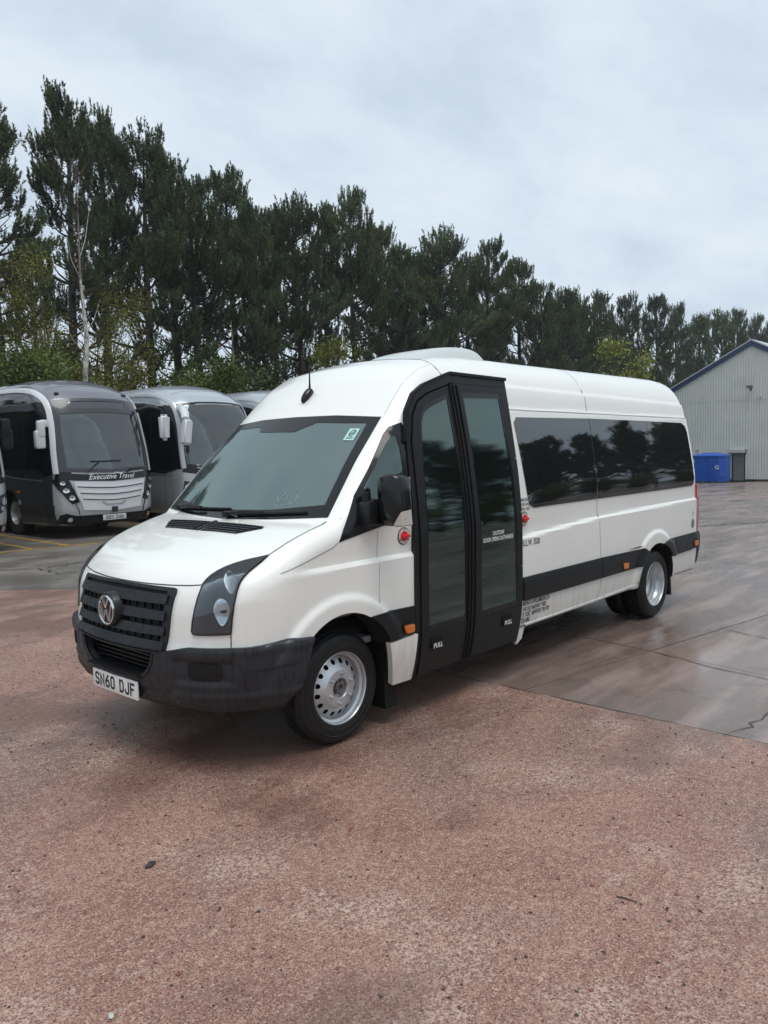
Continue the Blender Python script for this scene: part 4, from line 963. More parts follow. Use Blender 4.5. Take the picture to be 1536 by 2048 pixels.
# dashboard and steering wheel (right-hand drive: far side)
prism('dashboard', [(.02, .75), (.02, 1.33), (.14, 1.345), (.36, 1.27), (.46, 1.12), (.44, .75)], 'y', -.80, .80, M_INTG, van, bevel=.02)
box('instrument_hood', (.34, .44, 1.30), (.20, .42, .10), M_INT, van, bevel=.03)
def ring(c, r_, t_, n=28, tilt=R(62)):
    pts = [Vector(c)+Matrix.Rotation(-tilt, 3, 'Y') @ Vector((r_*math.cos(2*math.pi*i/n), r_*math.sin(2*math.pi*i/n), 0)) for i in range(n+1)]
    return tube_geo(pts, t_, 8)
V, Fc = ring((.60, .44, 1.33), .205, .016); sw = mobj('steering_wheel', V, Fc, M_INT, van, smooth=True)
tube('steering_column', [(.60, .44, 1.33), (.42, .44, 1.2)], .035, M_INT, sw)
for a in (0, 120, 240):
    q = R(a); p = Matrix.Rotation(-R(62), 3, 'Y') @ Vector((.2*math.cos(q), .2*math.sin(q), 0)); tube('spoke', [(.60, .44, 1.33), tuple(Vector((.60, .44, 1.33))+p)], .013, M_INT, sw)
box('rear_view_mirror', (.52, .0, 1.90), (.02, .22, .07), M_BLK, van, bevel=.01)
box('ceiling_console', (1.25, .0, 1.93), (.7, 1.5, .07), M_INTG, van, bevel=.02)
# no-smoking sticker on the windscreen, top near corner
SK.fx = .9
_sc = lambda y, z: (-.640+(y+.645)*.74, 1.915+(z-1.915)*.74)
st = SK.panel('sticker', [_sc(*p) for p in ((-.705, 1.855), (-.595, 1.86), (-.585, 1.965), (-.69, 1.96))], 'front', mat('sticker_green', (.42, .66, .62), rough=.5), off=.005, thick=.002, res=.05)
SK.panel('ring', circ(-.640, 1.919, .022, 20), 'front', M_INK, parent=st, off=.007, thick=.002, res=.02, holes=[circ(-.640, 1.919, .018, 20)])
SK.line('slash', [(-.654, 1.932), (-.626, 1.906)], 'front', M_INK, width=.004, off=.0075, parent=st); SK.line('cigarette', [(-.652, 1.916), (-.628, 1.918)], 'front', M_INK, width=.005, off=.0072, parent=st)
for z_ in (1.890, 1.883): SK.line('small_print', [(-.668, z_), (-.615, z_+.002)], 'front', M_INK, width=.002, off=.007, parent=st)
# wet scribble left in the corner of the glass
M_SCR = mat('scribble', (.24, .34, .33), rough=.6)
for pl in ([(-.40, 1.50), (-.43, 1.535), (-.40, 1.555), (-.375, 1.52), (-.41, 1.49)], [(-.46, 1.50), (-.46, 1.55), (-.49, 1.54), (-.52, 1.56)], [(-.39, 1.47), (-.44, 1.46), (-.50, 1.475)], [(-.53, 1.54), (-.545, 1.50), (-.53, 1.475), (-.50, 1.49)]):
    SK.line('scribble', pl, 'front', M_SCR, width=.004, off=.003, parent=ws)
SK.fx = .3
# wipers and scuttle
SK.panel('scuttle', [(-.235, -.80), (-.255, -.4), (-.262, 0), (-.255, .4), (-.235, .80), (-.10, .84), (-.15, .4), (-.165, 0), (-.15, -.4), (-.10, -.84)], 'top', M_BLK, off=.004, thick=.03, res=.05) if False else None
def wiper(y0, y1, z0, z1, name='wiper'):
    SK.fx = .9
    a = SK.mp('front', [(y0, z0)], .03)[0]; b = SK.mp('front', [((y0+y1)/2, (z0+z1)/2)], .035)[0]; c1 = SK.mp('front', [(y1+(y0-y1)*.08, z1)], .022)[0]
    w = bpy.data.objects.new(name, None); COL.objects.link(w); w.parent = van
    box('pivot', tuple(a), (.05, .05, .04), M_BLK, w, bevel=.012); tube('arm', [tuple(a), tuple((a+b)/2+np.array([-.012, 0, .012])), tuple(b)], [.016, .012, .009], M_BLK, w)
    bl = [tuple(SK.mp('front', [(y, z)], .012)[0]) for y, z in zip(np.linspace(y0+(y1-y0)*.12, y1, 9), np.linspace(z0+.012, z1, 9))]
    tube('blade', bl, .009, M_RUB, w, n=6); SK.fx = .3
wiper(.62, -.02, 1.405, 1.43); wiper(-.05, -.70, 1.385, 1.425)
# antenna on the cab roof
a = SK.mp('top', [(.66, .03)], -.004)[0]
an = bpy.data.objects.new('aerial', None); COL.objects.link(an); an.parent = van
bm = bmesh.new(); bmesh.ops.create_uvsphere(bm, u_segments=16, v_segments=10, radius=1)
for v in bm.verts: v.co.x *= .085*(1-.35*(v.co.x > 0)*v.co.x); v.co.y *= .034; v.co.z *= .034
bmobj('base', bm, M_GLOSSB, an, angle=60, matrix=Matrix.Translation(a+np.array([-.01, 0, .016])) @ Matrix.Rotation(R(-46), 4, 'Y'))
tube('rod', [tuple(a+np.array([.01, 0, .03])), tuple(a+np.array([.012, 0, .11])), tuple(a+np.array([.018, 0, .33]))], [.011, .006, .0022], M_RUB, an)
# ---- bonnet shut lines, vents
fx0 = .3
SK.line('shut_line', [(232.5, 1.115), (228.5, 1.088), (222, 1.078), (214, 1.072), (200, 1.067), (180, 1.066), (160, 1.067), (146, 1.072), (138, 1.078), (131.5, 1.088), (127.5, 1.115)], 'rad', M_SEAM, su=.0166, width=.007)
for s in (-1, 1):
    SK.line('shut_line', [(-.60, s*.845), (-.51, s*.865), (-.42, s*.868), (-.24, s*.862), (-.05, s*.868)], 'top', M_SEAM, width=.007)
    SK.line('shut_line', [(-.51, 1.135), (-.30, 1.185), (-.105, 1.236), (-.06, 1.262)], 'side' if s < 0 else 'sidefar', M_SEAML, width=.006)
    SK.line('shut_line', [(-.035, 1.402), (.055, 1.398)], 'side' if s < 0 else 'sidefar', M_SEAML, width=.006)
    vt = SK.panel('bonnet_vent', [(-.385, s*.03), (-.30, s*.025), (-.235, s*.03), (-.245, s*.30), (-.26, s*.52), (-.365, s*.40)], 'top', M_RUB, off=.003, thick=.01, res=.04)
    for i in range(5):
        xx = -.372+i*.029
        SK.line('slat', [(xx, s*.045), (xx+.004, s*.25), (xx+.008, s*(.395+i*.028))], 'top', M_BLK2, width=.013, off=.009, parent=vt)
SK.line('centre_bar', [(-.385, .0), (-.23, .0)], 'top', M_BLK2, width=.03, off=.010)
# ---- grille
SK.fx = .3
GR = [(-.475, .705), (-.49, .80), (-.508, 1.035), (-.50, 1.055), (-.30, 1.056), (0, 1.058), (.30, 1.056), (.50, 1.055), (.508, 1.035), (.49, .80), (.475, .705)]
gr = SK.panel('grille', GR, 'front', M_RUB, off=.006, thick=.03, res=.05)
SK.panel('surround', GR, 'front', M_BLK2, parent=gr, off=.022, thick=.03, res=.05, holes=[[(-.435, .735), (-.45, .80), (-.462, 1.02), (-.455, 1.035), (0, 1.042), (.455, 1.035), (.462, 1.02), (.45, .80), (.435, .735), (0, .735)]])
for zc_ in (.995, .910, .825, .742):
    sl_ = SK.panel('slat', [(-.475, zc_-.026), (-.2, zc_-.028), (0, zc_-.028), (.2, zc_-.028), (.475, zc_-.026), (.478, zc_+.022), (.2, zc_+.026), (0, zc_+.026), (-.2, zc_+.026), (-.478, zc_+.022)], 'front', M_BLK2, parent=gr, off=.030, thick=.028, res=.04,
        bow=lambda uv, zc_=zc_: .010*np.clip((zc_+.026-uv[:, 1])/.05, 0, 1))
for y_ in np.linspace(-.42, .42, 13):
    for zc_ in (.953, .868, .784): box('fin', tuple(SK.mp('front', [(y_, zc_)], .012)[0]), (.012, .006, .03), M_BLK, gr)
# badge: chrome ring and the two letters
BC = (.0, .905)
lathe('badge_plinth', [(0, -.055), (.098, -.055), (.104, -.045), (.108, 0)], M_BLK2, gr, n=36, axis='x', c=(SK.mp('front', [BC])[0][0]-.01, BC[0], BC[1]))
bx_ = SK.mp('front', [BC])[0][0]-.066
lathe('badge_disc', [(0, -.004), (.078, -.004), (.080, 0)], M_GLOSSB, gr, n=36, axis='x', c=(bx_, BC[0], BC[1]))
lathe('badge_ring', [(.076, -.002), (.078, -.010), (.084, -.012), (.089, -.009), (.090, 0)], M_CHR, gr, n=48, axis='x', c=(bx_, BC[0], BC[1]))
def stroke(a, b, w=.0125): # in badge plane, y mirrored to read from the front
    a = Vector((0, -a[0], a[1])); b = Vector((0, -b[0], b[1])); d = (b-a).normalized(); n = Vector((0, -d.z, d.y))*w/2; c = Vector((bx_-.004, BC[0], BC[1])); t_ = Vector((-.007, 0, 0))
    V = [tuple(c+q) for q in (a+n, b+n, b-n, a-n)]; V += [tuple(c+t_+q*.9+ (a+b)*.05) for q in (a+n, b+n, b-n, a-n)]
    mobj('badge_letter', V, [[3, 2, 1, 0], [4, 5, 6, 7]]+[[i, (i+1) % 4, (i+1) % 4+4, i+4] for i in range(4)], M_CHR, gr)
stroke((-.034, .069), (0, .012)); stroke((.034, .069), (0, .012))
stroke((-.066, .040), (-.030, -.062)); stroke((-.030, -.062), (0, -.002)); stroke((0, -.002), (.030, -.062)); stroke((.030, -.062), (.066, .040))
# ---- bumper with the low intake and plate
BT = [(262.5, .752), (253.5, .768), (247.4, .757), (241.3, .750), (235.7, .752), (222.8, .748), (217.3, .726), (210.5, .702), (149.5, .702), (142.7, .726), (137.2, .748), (124.3, .752), (118.7, .750), (112.6, .757), (106.5, .768), (97.5, .752)]
BB = [(102.5, .50), (107.5, .41), (116, .385), (130, .375), (141, .395), (150, .405), (165, .385), (180, .38), (195, .385), (210, .405), (219, .395), (230, .375), (244, .385), (252.5, .41), (257.5, .50), (259.8, .62)]
IN = [(207.8, .698), (205.5, .60), (199, .535), (180, .520), (161, .535), (154.5, .60), (152.2, .698)]
def bb(uv):
    z = uv[:, 1]; a = uv[:, 0]; a = np.where(a < 180, 360-a, a)
    rec = sstep((a-216)/2.5)*sstep((238-a)/4.0)*sstep((z-.545)/.02)*sstep((.690-z)/.012)
    return .004+.020*sstep((z-.40)/.10)*sstep((.775-z)/.03)-.017*rec+.010*sstep((.50-z)/.02)*sstep((z-.38)/.03)*sstep((a-214)/4)+.006*sstep((z-.705)/.012)*sstep((.765-z)/.02)
bum = SK.panel('front_bumper', BT+BB, 'rad', M_BUMP, off=.004, thick=.03, res=.016, su=.0166, holes=[IN], bow=bb)
SK.panel('intake_backing', [(206, .697), (203, .60), (197, .56), (180, .55), (163, .56), (157, .60), (154, .697)], 'rad', M_RUB, parent=bum, off=-.10, thick=.01, res=.05, su=.0166)
bool_cut(body, cutter([(-.44, .74), (-.40, .60), (-.28, .535), (.28, .535), (.40, .60), (.44, .74)], -1.2, -.80, 'x')); body.data.polygons.foreach_set('use_smooth', [True]*len(body.data.polygons)); body.data.set_sharp_from_angle(angle=R(28))
for z_ in (.68, .655, .63, .605, .58): box('intake_slat', (-.93, 0, z_), (.02, .78-(.68-z_)*1.6, .009), M_BLK, bum)
box('intake_shelf', (-.92, 0, .545), (.22, .60, .012), M_RUB, bum)
lip = [tuple(SK.mp('rad', [(a, z)], .022)[0]) for a, z in IN[0:1]+[(206.8, .64), (205.2, .60), (202.5, .565), (199, .538), (190, .526), (180, .522), (170, .526), (161, .538), (157.5, .565), (154.8, .60), (153.2, .64)]+IN[-1:]]
tube('intake_lip', lip, .014, M_BLK2, bum, n=8)
for s in (1, -1):
    k_ = 'rad' if s > 0 else 'radfar'
    SK.panel('fog_recess', rrect(222, 233, .572, .668, .03, su=.0166), k_, M_BLK, parent=bum, off=.0165, thick=.006, res=.025, su=.0166)
    for i in range(6): SK.line('recess_rib', [(223.5, .588+i*.0125), (231.5, .590+i*.0125)], k_, M_BLK2, parent=bum, width=.005, off=.020, su=.0166)
    SK.line('bumper_crease', [(239, .62), (248, .625), (256, .635)], k_, M_BLK2, parent=bum, width=.010, off=.033, su=.0166)
np_ = box('number_plate', (-1.012, 0, .452), (.010, .52, .111), M_PLATE, van, bevel=.003)
box('plate_backing', (-.985, 0, .455), (.03, .47, .09), M_BLK, bum)
plate_text('SN60 DJF', .079, .050, .011, .0135, .033, lambda x, y: (-1.0185, -x, .4125+y), M_INK, np_)
box('plate_screw', (-1.018, .185, .462), (.004, .008, .008), M_WINK, np_)
_c = np.zeros(len(body.data.polygons)*3); body.data.polygons.foreach_get('center', _c); _c = _c.reshape(-1, 3); _m = np.zeros(len(_c), np.int32); body.data.polygons.foreach_get('material_index', _m)
_m[((_c[:, 0] < -.34) & (_c[:, 2] < .70)) | (_c[:, 2] < .372)] = 1; body.data.polygons.foreach_set('material_index', _m)
# ---- headlights
HLP = [(227.5, 1.088), (228.7, 1.109), (230.3, 1.130), (232.7, 1.151), (235.6, 1.170), (239, 1.187), (242.7, 1.202), (246.5, 1.214), (250.3, 1.226), (247.4, 1.200), (244.9, 1.176), (242.7, 1.153), (240.9, 1.128), (239.6, 1.102), (238.7, 1.072), (237.9, 1.03), (237.2, .985), (236.5, .91), (236.0, .828), (224.8, .820), (223.9, .825), (223.5, .838), (223.9, .89), (224.8, .957), (225.9, 1.02)]
_hc = np.array([232.5, 1.02]); HLI = [tuple(_hc+(np.array(p)-_hc)*[.93, .955]) for p in HLP]
def eye(cx_, cz_, w, h, n=20):
    o = []
    for i in range(n):
        a = 2*math.pi*i/n; c_, s_ = math.cos(a), math.sin(a)
        o.append((cx_+w*c_*(1 if s_ > 0 else 1+s_*.42), cz_+h*(s_ if s_ > 0 else s_*1.15)))
    return o
for s in (1, -1):
    k_ = 'rad' if s > 0 else 'radfar'
    hl = SK.panel('headlight', HLP, k_, M_RUB, off=.001, thick=.01, res=.03, su=.0166)
    SK.panel('housing', HLI, k_, M_HLB, parent=hl, off=.002, thick=.004, res=.03, su=.0166)
    if s < 0: SK.panel('lens', HLP, k_, M_CLEAR, parent=hl, off=.006, thick=.003, res=.05, su=.0166); continue
    for cx_, cz_, w, h, dm in ((236.7, 1.102, 2.0, .052, M_SILV), (233.6, .952, 2.5, .068, M_CHR)):
        if dm is M_CHR: pass
        rf = SK.panel('reflector', eye(cx_, cz_, w, h), k_, dm, parent=hl, off=.003, thick=.002, res=.012, su=.0166, bow=lambda uv, cx_=cx_, cz_=cz_, w=w, h=h: .006*np.clip(((uv[:, 0]-cx_)/w)**2+((uv[:, 1]-cz_)/h)**2, 0, 1.2))
        if dm is M_CHR:
            bb_ = SK.mp(k_, [(cx_, cz_)], .004)[0]
            box('bulb_cover', tuple(bb_), (.012, .05, .014), M_HLB, hl, bevel=.005)
    SK.line('housing_arc', [(226.5+3.2*(1-math.cos(R(a))), .905-.055*math.sin(R(a))) for a in range(0, 91, 10)], k_, M_BLK2, parent=hl, width=.004, off=.0035, su=.0166)
    SK.panel('lens', HLP, k_, M_CLEAR, parent=hl, off=.0125 if s > 0 else .006, thick=.003, res=.05, su=.0166)
    SK.line('lens_edge', HLP+[HLP[0]], k_, M_RUB, parent=hl, width=.008, off=.0115 if s > 0 else .005, su=.0166)
    SK.line('shut_line', [(235.95, .82), (235.8, .754)], k_, M_SEAM, su=.0166, width=.006)
    # wing swage behind the headlight
    sd_ = 'side' if s > 0 else 'sidefar'
# ---- black side trims, sills, flaps, markers, both sides
for s in (1, -1):
    sd_ = 'side' if s > 0 else 'sidefar'
    arcp = [( -.06+.435*math.cos(R(a)), .40+.435*math.sin(R(a))) for a in (60, 54, 48, 42, 36, 30, 25)]
    SK.panel('side_trim', [(.29, .782), (.60, .772), (.60, .590), (.35, .585)]+arcp[::-1], sd_, M_BLK, off=.014, thick=.03, res=.05)
    def tb_(uv): return .0-.010*sstep((uv[:, 1]-.755)/.02)
    x0_ = 1.925 if s > 0 else .62
    SK.panel('side_trim', [(x0_, .588), (x0_, .772), (3.228, .770), (3.236, .588)], sd_, M_BLK, off=.022, thick=.035, res=.04, bow=tb_)
    ar = [(4.44+.415*math.cos(R(a)), .36+.415*math.sin(R(a))) for a in (146, 138, 130, 122)]
    SK.panel('side_trim', [(3.246, .588), (3.240, .770), (4.02, .758), (4.10, .758), (4.19, .72)]+ar[::-1]+[(4.09, .588)], sd_, M_BLK, off=.022, thick=.035, res=.04, bow=tb_)
    ar = [(4.44+.415*math.cos(R(a)), .36+.415*math.sin(R(a))) for a in (72, 62, 52, 42, 36)]
    SK.panel('side_trim', ar+[(4.80, .600), (5.30, .608), (5.52, .622), (5.56, .79), (4.78, .785), (4.70, .785)], sd_, M_BLK2, off=.020, thick=.035, res=.04, bow=tb_)
    for mx_, mz_ in ((.52, .635), (3.69, .640), (5.44, .672)):
        mk = SK.panel('side_marker', rrect(mx_-.055, mx_+.055, mz_-.034, mz_+.034, .018), sd_, M_RUB, off=.026, thick=.01, res=.03)
        SK.panel('lens', rrect(mx_-.048, mx_+.048, mz_-.027, mz_+.027, .014), sd_, M_AMB, parent=mk, off=.034, thick=.01, res=.02)
    # near-side emergency door releases
    if s > 0:
        for ex, ez in ((.535, 1.242), (1.982, 1.232)):
            eb = SK.panel('emergency_release', circ(ex, ez, .058, 24, ry=.058), 'side', M_RUB, off=.003, thick=.006, res=.04)
            SK.panel('plate', circ(ex, ez, .052, 24), 'side', mat('release_plate', (.6, .56, .5), rough=.4), parent=eb, off=.006, thick=.004, res=.04)
            SK.panel('hub', circ(ex, ez, .033, 20), 'side', M_REDK, parent=eb, off=.012, thick=.01, res=.03)
            c_ = SK.mp('side', [(ex+.004, ez)], .018)[0]; box('knob', tuple(c_), (.082, .016, .020), M_REDK, eb, bevel=.006)
            for a in (90, 210, 330): SK.panel('screw', circ(ex+.045*math.cos(R(a)), ez+.045*math.sin(R(a)), .005, 8), 'side', M_INK, parent=eb, off=.008, thick=.003, res=.02)
            SK.text('instruction', 'IN EMERGENCY\nPUSH RED HANDLE\nIN THEN TURN', .036, 'side', (ex-.0, ez+.138), M_INK, off=.002, xs=.62, bold=.0002, align='CENTER')
    # front sill piece and rear sill
    SK.line('sill_edge', [(1.99, .378), (3.17, .385), (3.95, .405)] if s > 0 else [(.62, .378), (3.17, .385), (3.95, .405)], sd_, M_WHITE, width=.018, off=.008)
for s in (-1, 1):
    y_ = s*.958; a, b = sorted((y_, y_-s*.03))
    SD.panel('front_sill', [(.325, .578), (.345, .50), (.385, .29), (.575, .285), (.60, .586)], 'side' if s < 0 else 'sidefar', M_WHITE, off=.034, thick=.04, res=.04)
    prism('step_end', [(1.895, .50), (1.895, .235), (1.97, .27), (2.03, .385), (2.03, .50)], 'y', a+(.004 if s < 0 else -.0), b+(.004 if s < 0 else 0), M_WHITE, van, bevel=.004) if s < 0 else None
    prism('front_mudflap', [(.34, .60), (.44, .60), (.47, .12), (.36, .12)], 'y', *sorted((s*.70, s*.94)), M_RUB, van)
    prism('rear_mudflap', [(4.80, .60), (4.86, .60), (4.90, .17), (4.86, .17)], 'y', *sorted((s*.55, s*.965)), M_RUB, van)
# rain-gutter and panel seams on the body side and roof
for sd_ in ('side', 'sidefar'):
    SK.line('panel_seam', [(3.205, 2.30), (3.20, 2.10), (3.19, 2.03)], sd_, M_SEAM, width=.005)
    SK.line('panel_seam', [(3.195, 1.31), (3.215, 1.14), (3.235, .775)], sd_, M_SEAML, width=.006); SK.line('panel_seam', [(3.245, .585), (3.235, .46), (3.18, .38)], sd_, M_SEAML, width=.006)
    SK.line('roof_joint', [(1.0, 2.028), (1.3, 2.075), (1.9, 2.091), (5.50, 2.052)], sd_, M_SEAML, width=.007, off=.001) if sd_ == 'sidefar' else SK.line('roof_joint', [(1.925, 2.091), (5.50, 2.052)], sd_, M_SEAML, width=.007, off=.001)
def hoop(x0, ang0=66, n=26, w=.006, m=M_SEAM, xs_=None):
    pts = []
    for s in np.linspace(-1, 1, n*2): pts.append((x0+(xs_(s) if xs_ else 0), .80*s))
    SK.line('roof_seam', pts, 'top', m, width=w)
hoop(1.19, m=M_SEAM); hoop(3.2, m=M_SEAML)
for s in (1, -1):
    SK.line('roof_seam', [(1.20, 2.33), (1.185, 2.38), (1.17, 2.43)], 'side' if s < 0 else 'sidefar', M_SEAM, width=.006)
    SK.line('roof_crease', [(.60, s*.775), (.80, s*.745), (1.0, s*.735), (1.17, s*.72)], 'top', M_SEAML, width=.003, off=.0005)
SK.line('panel_seam', [(.262, .80), (.275, 1.05), (.285, 1.30)], 'side', M_SEAML, width=.004, off=.0008)
# lettering on the body
SK.text('lettering', 'U.L.W. 3520', .068, 'side', (1.935, 1.018), M_INK, off=.0025, xs=.72, bold=.0006)
SK.text('lettering', 'MOFFAT & WILLIAMSON LTD\nTHE OLD RAILWAY YARD\nST. FORT, NEWPORT ON TAY\nDD6 8RG', .053, 'side', (1.93, .540), M_INK, off=.0025, xs=.58, bold=.0008, line=.86)
SK.panel('fuel_sticker', circ(5.40, .89, .042, 20, ry=.052), 'side', mat('grey_sticker', (.17, .18, .19), rough=.5, nscale=60, namt=.6), off=.002, thick=.003, res=.03)
for i, (a, b) in enumerate(((5.385, 5.43), (5.365, 5.445), (5.38, 5.45), (5.39, 5.43))): SK.line('small_print', [(a, 1.03-i*.022), (b, 1.03-i*.022)], 'side', M_SEAML, width=.007)
# rust specks by the rear arch
M_RUST = mat('rust', (.12, .05, .02), rough=.9, nscale=80, namt=.5)
SK.panel('rust_patch', [(3.99, .42), (4.02, .46), (4.03, .52), (4.015, .44), (4.0, .40)], 'side', M_RUST, off=.0015, thick=.002, res=.02); SK.panel('rust_patch', [(3.80, .775), (4.05, .770), (4.12, .775), (4.05, .785), (3.9, .780)], 'side', M_RUST, off=.0012, thick=.002, res=.02)
# tail lamps and rear bumper
for s in (1, -1):
    V_ = []
    for z_, x_ in ((1.31, 5.60), (1.22, 5.63), (1.15, 5.615), (1.08, 5.625), (.95, 5.625), (.88, 5.64), (.79, 5.60)): V_.append((x_, z_))
    prism('tail_lamp', [(5.555, 1.32), (5.60, 1.315)]+V_[1:-1]+[(5.61, .795), (5.575, .79), (5.565, 1.05)], 'y', *sorted((s*.80, s*.975)), M_REDL, van, bevel=.012)
prism('rear_bumper', [(5.50, .79), (5.66, .79), (5.70, .74), (5.69, .60), (5.60, .43), (5.50, .42)], 'y', -.975, .975, M_BLK2, van, bevel=.03)
# roof pod (air conditioning)
PX = [(1.46, .0), (1.52, .04), (1.70, .085), (1.95, .125), (2.2, .145), (2.36, .14), (2.44, .115), (2.50, .03), (2.52, .0)]
V = []; Fc = []; ny_ = 17; nx_ = len(PX)
for i, (x_, h_) in enumerate(PX):
    for j in range(ny_):
        t_ = -1+2*j/(ny_-1); y_ = .31*math.copysign(abs(t_)**.75, t_)*(1-.16*(i == 0)-.05*(i == 1)); b_ = ztop(x_)-.07*(y_/.75)**2*.6
        V.append((x_, y_, b_-.015+h_*(1-abs(t_)**7)))
for i in range(nx_-1):
    for j in range(ny_-1): Fc.append([i*ny_+j, (i+1)*ny_+j, (i+1)*ny_+j+1, i*ny_+j+1])
pod = mobj('roof_pod', V, Fc, M_POD, van, smooth=True); md = pod.modifiers.new('s', 'SUBSURF'); md.levels = 2; md.render_levels = 2

# ---- underside
box('underbody_dark_box', (2.3, 0, .36), (6.0, 1.30, .10), M_DARK, van); box('chassis_rail', (2.3, -.45, .30), (5.6, .1, .12), M_DARK, van); box('chassis_rail', (2.3, .45, .30), (5.6, .1, .12), M_DARK, van)  # plain black chassis box added to keep the space under the floor dark
tube('exhaust', [(1.2, -.25, .26), (3.2, -.3, .25), (3.9, -.35, .24)], .05, mat('exhaust_steel', (.12, .11, .10), rough=.6, metal=.6), van)
tube('front_axle', [(-.02, -.75, .35), (-.02, .75, .35)], .06, M_DARK, van); tube('rear_axle', [(4.44, -.75, .35), (4.44, .75, .35)], .07, M_DARK, van)
prism('fuel_tank', [(1.9, .24), (3.0, .24), (3.0, .38), (1.9, .38)], 'y', -.75, -.35, M_DARK, van, bevel=.02)
# ---- wheels
def wheel(name, x, yf, s, rear=False, parent=van):
    """s = -1 near side; yf = outer face of the tyre"""
    w = bpy.data.objects.new(name, None); COL.objects.link(w); w.parent = parent; w.location = (x, 0, .351); o = -s   # o points inwards
    R0, RW = .351, .20
    def one(y0, rim=True):
        pr = [(.222, .012), (.232, .0), (.262, -.004), (.300, .0), (.325, .010), (.340, .024), (.3505, .040), (.3505, .062), (.343, .064), (.343, .070), (.351, .072), (.351, .098), (.343, .100), (.343, .106), (.351, .108), (.351, .134), (.343, .136), (.343, .142), (.3505, .144), (.3505, .165), (.336, .185), (.30, .20), (.23, .195), (.20, .17)]
        def rf(i, j, r): return r-(.006 if (i % 2 and j in (5, 6, 7, 18, 19)) else (.0025 if i % 2 and 8 < j < 18 else 0))
        lathe('tyre', [(r, y0+o*d) for r, d in pr], M_TYRE, w, n=150, angle=28, rfun=rf)
        for r_, d_ in ((.250, -.0045), (.290, -.002)): lathe('sidewall_rib', [(r_, y0+o*d_), (r_+.004, y0+o*(d_-.0025)), (r_+.008, y0+o*d_)], M_TYRE, w, n=72)
    one(yf)
    if rear: one(yf+o*.225)
    yr = yf+o*.010
    rim = [(.2235, .004), (.2260, -.003), (.2225, -.008), (.2185, -.004), (.216, .004), (.2135, .020), (.200, .030), (.197, .055), (.200, .075)]
    if rear: rim = rim[:6]+[(.203, .028), (.200, .05), (.192, .06), (.188, .085), (.170, .095), (.165, .12), (.15, .13), (.14, .155), (.09, .165), (.085, .14), (0, .135)]
    lathe('rim', [(r, yr+o*d) for r, d in rim], M_SILV, w, n=72, angle=40)
    if rear:
        lathe('hub', [(.0, yr+o*.10), (.045, yr+o*.10), (.06, yr+o*.12), (.06, yr+o*.16)], M_HLB, w, n=24)
        for i in range(6):
            a = R(60*i); lathe('wheel_nut', [(0, yr+o*.125), (.010, yr+o*.127), (.013, yr+o*.14), (.013, yr+o*.165)], M_SILV, w, n=6, c=(.105*math.cos(a), 0, .105*math.sin(a)))
        return w
    # disc with its ring of holes: a cone from the rim in to the raised hub plate
    nh = 16; outer = circ(0, 0, .199, 96); inn = circ(0, 0, .124, 72)
    hs = [circ(.163*math.cos(R(360*i/nh+8)), .163*math.sin(R(360*i/nh+8)), .0155, 14) for i in range(nh)]
    pts = []; ed = []
    for lp in [outer, inn]+hs:
        b0 = len(pts); pts += lp; ed += [(b0+i, b0+(i+1) % len(lp)) for i in range(len(lp))]
    for r_ in (.138, .186):
        pts += circ(0, 0, r_, 64)
    vs_, _, fs_, *_ = delaunay_2d_cdt([Vector(p) for p in pts], ed, [], 1, 1e-7)
    uv = np.array([(v.x, v.y) for v in vs_]); T = np.array([list(f) for f in fs_]); c = uv[T].mean(1); k = ~pip(c, inn)
    for h in hs: k &= ~pip(c, h)
    T = T[k]; rr = np.hypot(uv[:, 0], uv[:, 1]); dep = np.interp(rr, [.124, .134, .140, .186, .199], [.006, .010, .020, .052, .058])
    V = np.stack([uv[:, 0], yr+o*dep, uv[:, 1]], -1); mobj('wheel_disc', V, T, M_SILV, w, angle=50)
    lathe('hole_backing', [(0, yr+o*.075), (.19, yr+o*.075), (.19, yr+o*.12)], M_RUB, w, n=32)  # black disc added so the wheel holes look dark
    lathe('hub_plate', [(.124, yr+o*.006), (.119, yr+o*.001), (.110, yr-o*.001), (.064, yr-o*.001), (.060, yr+o*.004), (.059, yr+o*.028), (.036, yr+o*.032)], M_SILV, w, n=64, angle=40)
    lathe('hub', [(.0, yr+o*.022), (.018, yr+o*.020), (.024, yr+o*.0), (.032, yr+o*.0), (.036, yr+o*.012), (.036, yr+o*.034)], mat('hub_steel', (.20, .19, .18), rough=.5, metal=.7), w, n=32)
    for i in range(6):
        a = R(60*i+22); lathe('wheel_nut', [(0, yr-o*.022), (.007, yr-o*.020), (.010, yr-o*.012), (.0105, yr), (.014, yr)], M_SILV, w, n=12, c=(.092*math.cos(a), 0, .092*math.sin(a)))
        a = R(60*i+52); lathe('hub_bolt', [(0, yr+o*.018), (.008, yr+o*.018), (.0085, yr+o*.032)], MATS['hub_steel'], w, n=6, c=(.047*math.cos(a), 0, .047*math.sin(a)))
    return w
for s in (-1, 1):
    wheel('front_wheel', -.02, s*.925, s); wheel('rear_wheel', 4.45, s*.985, s, rear=True)
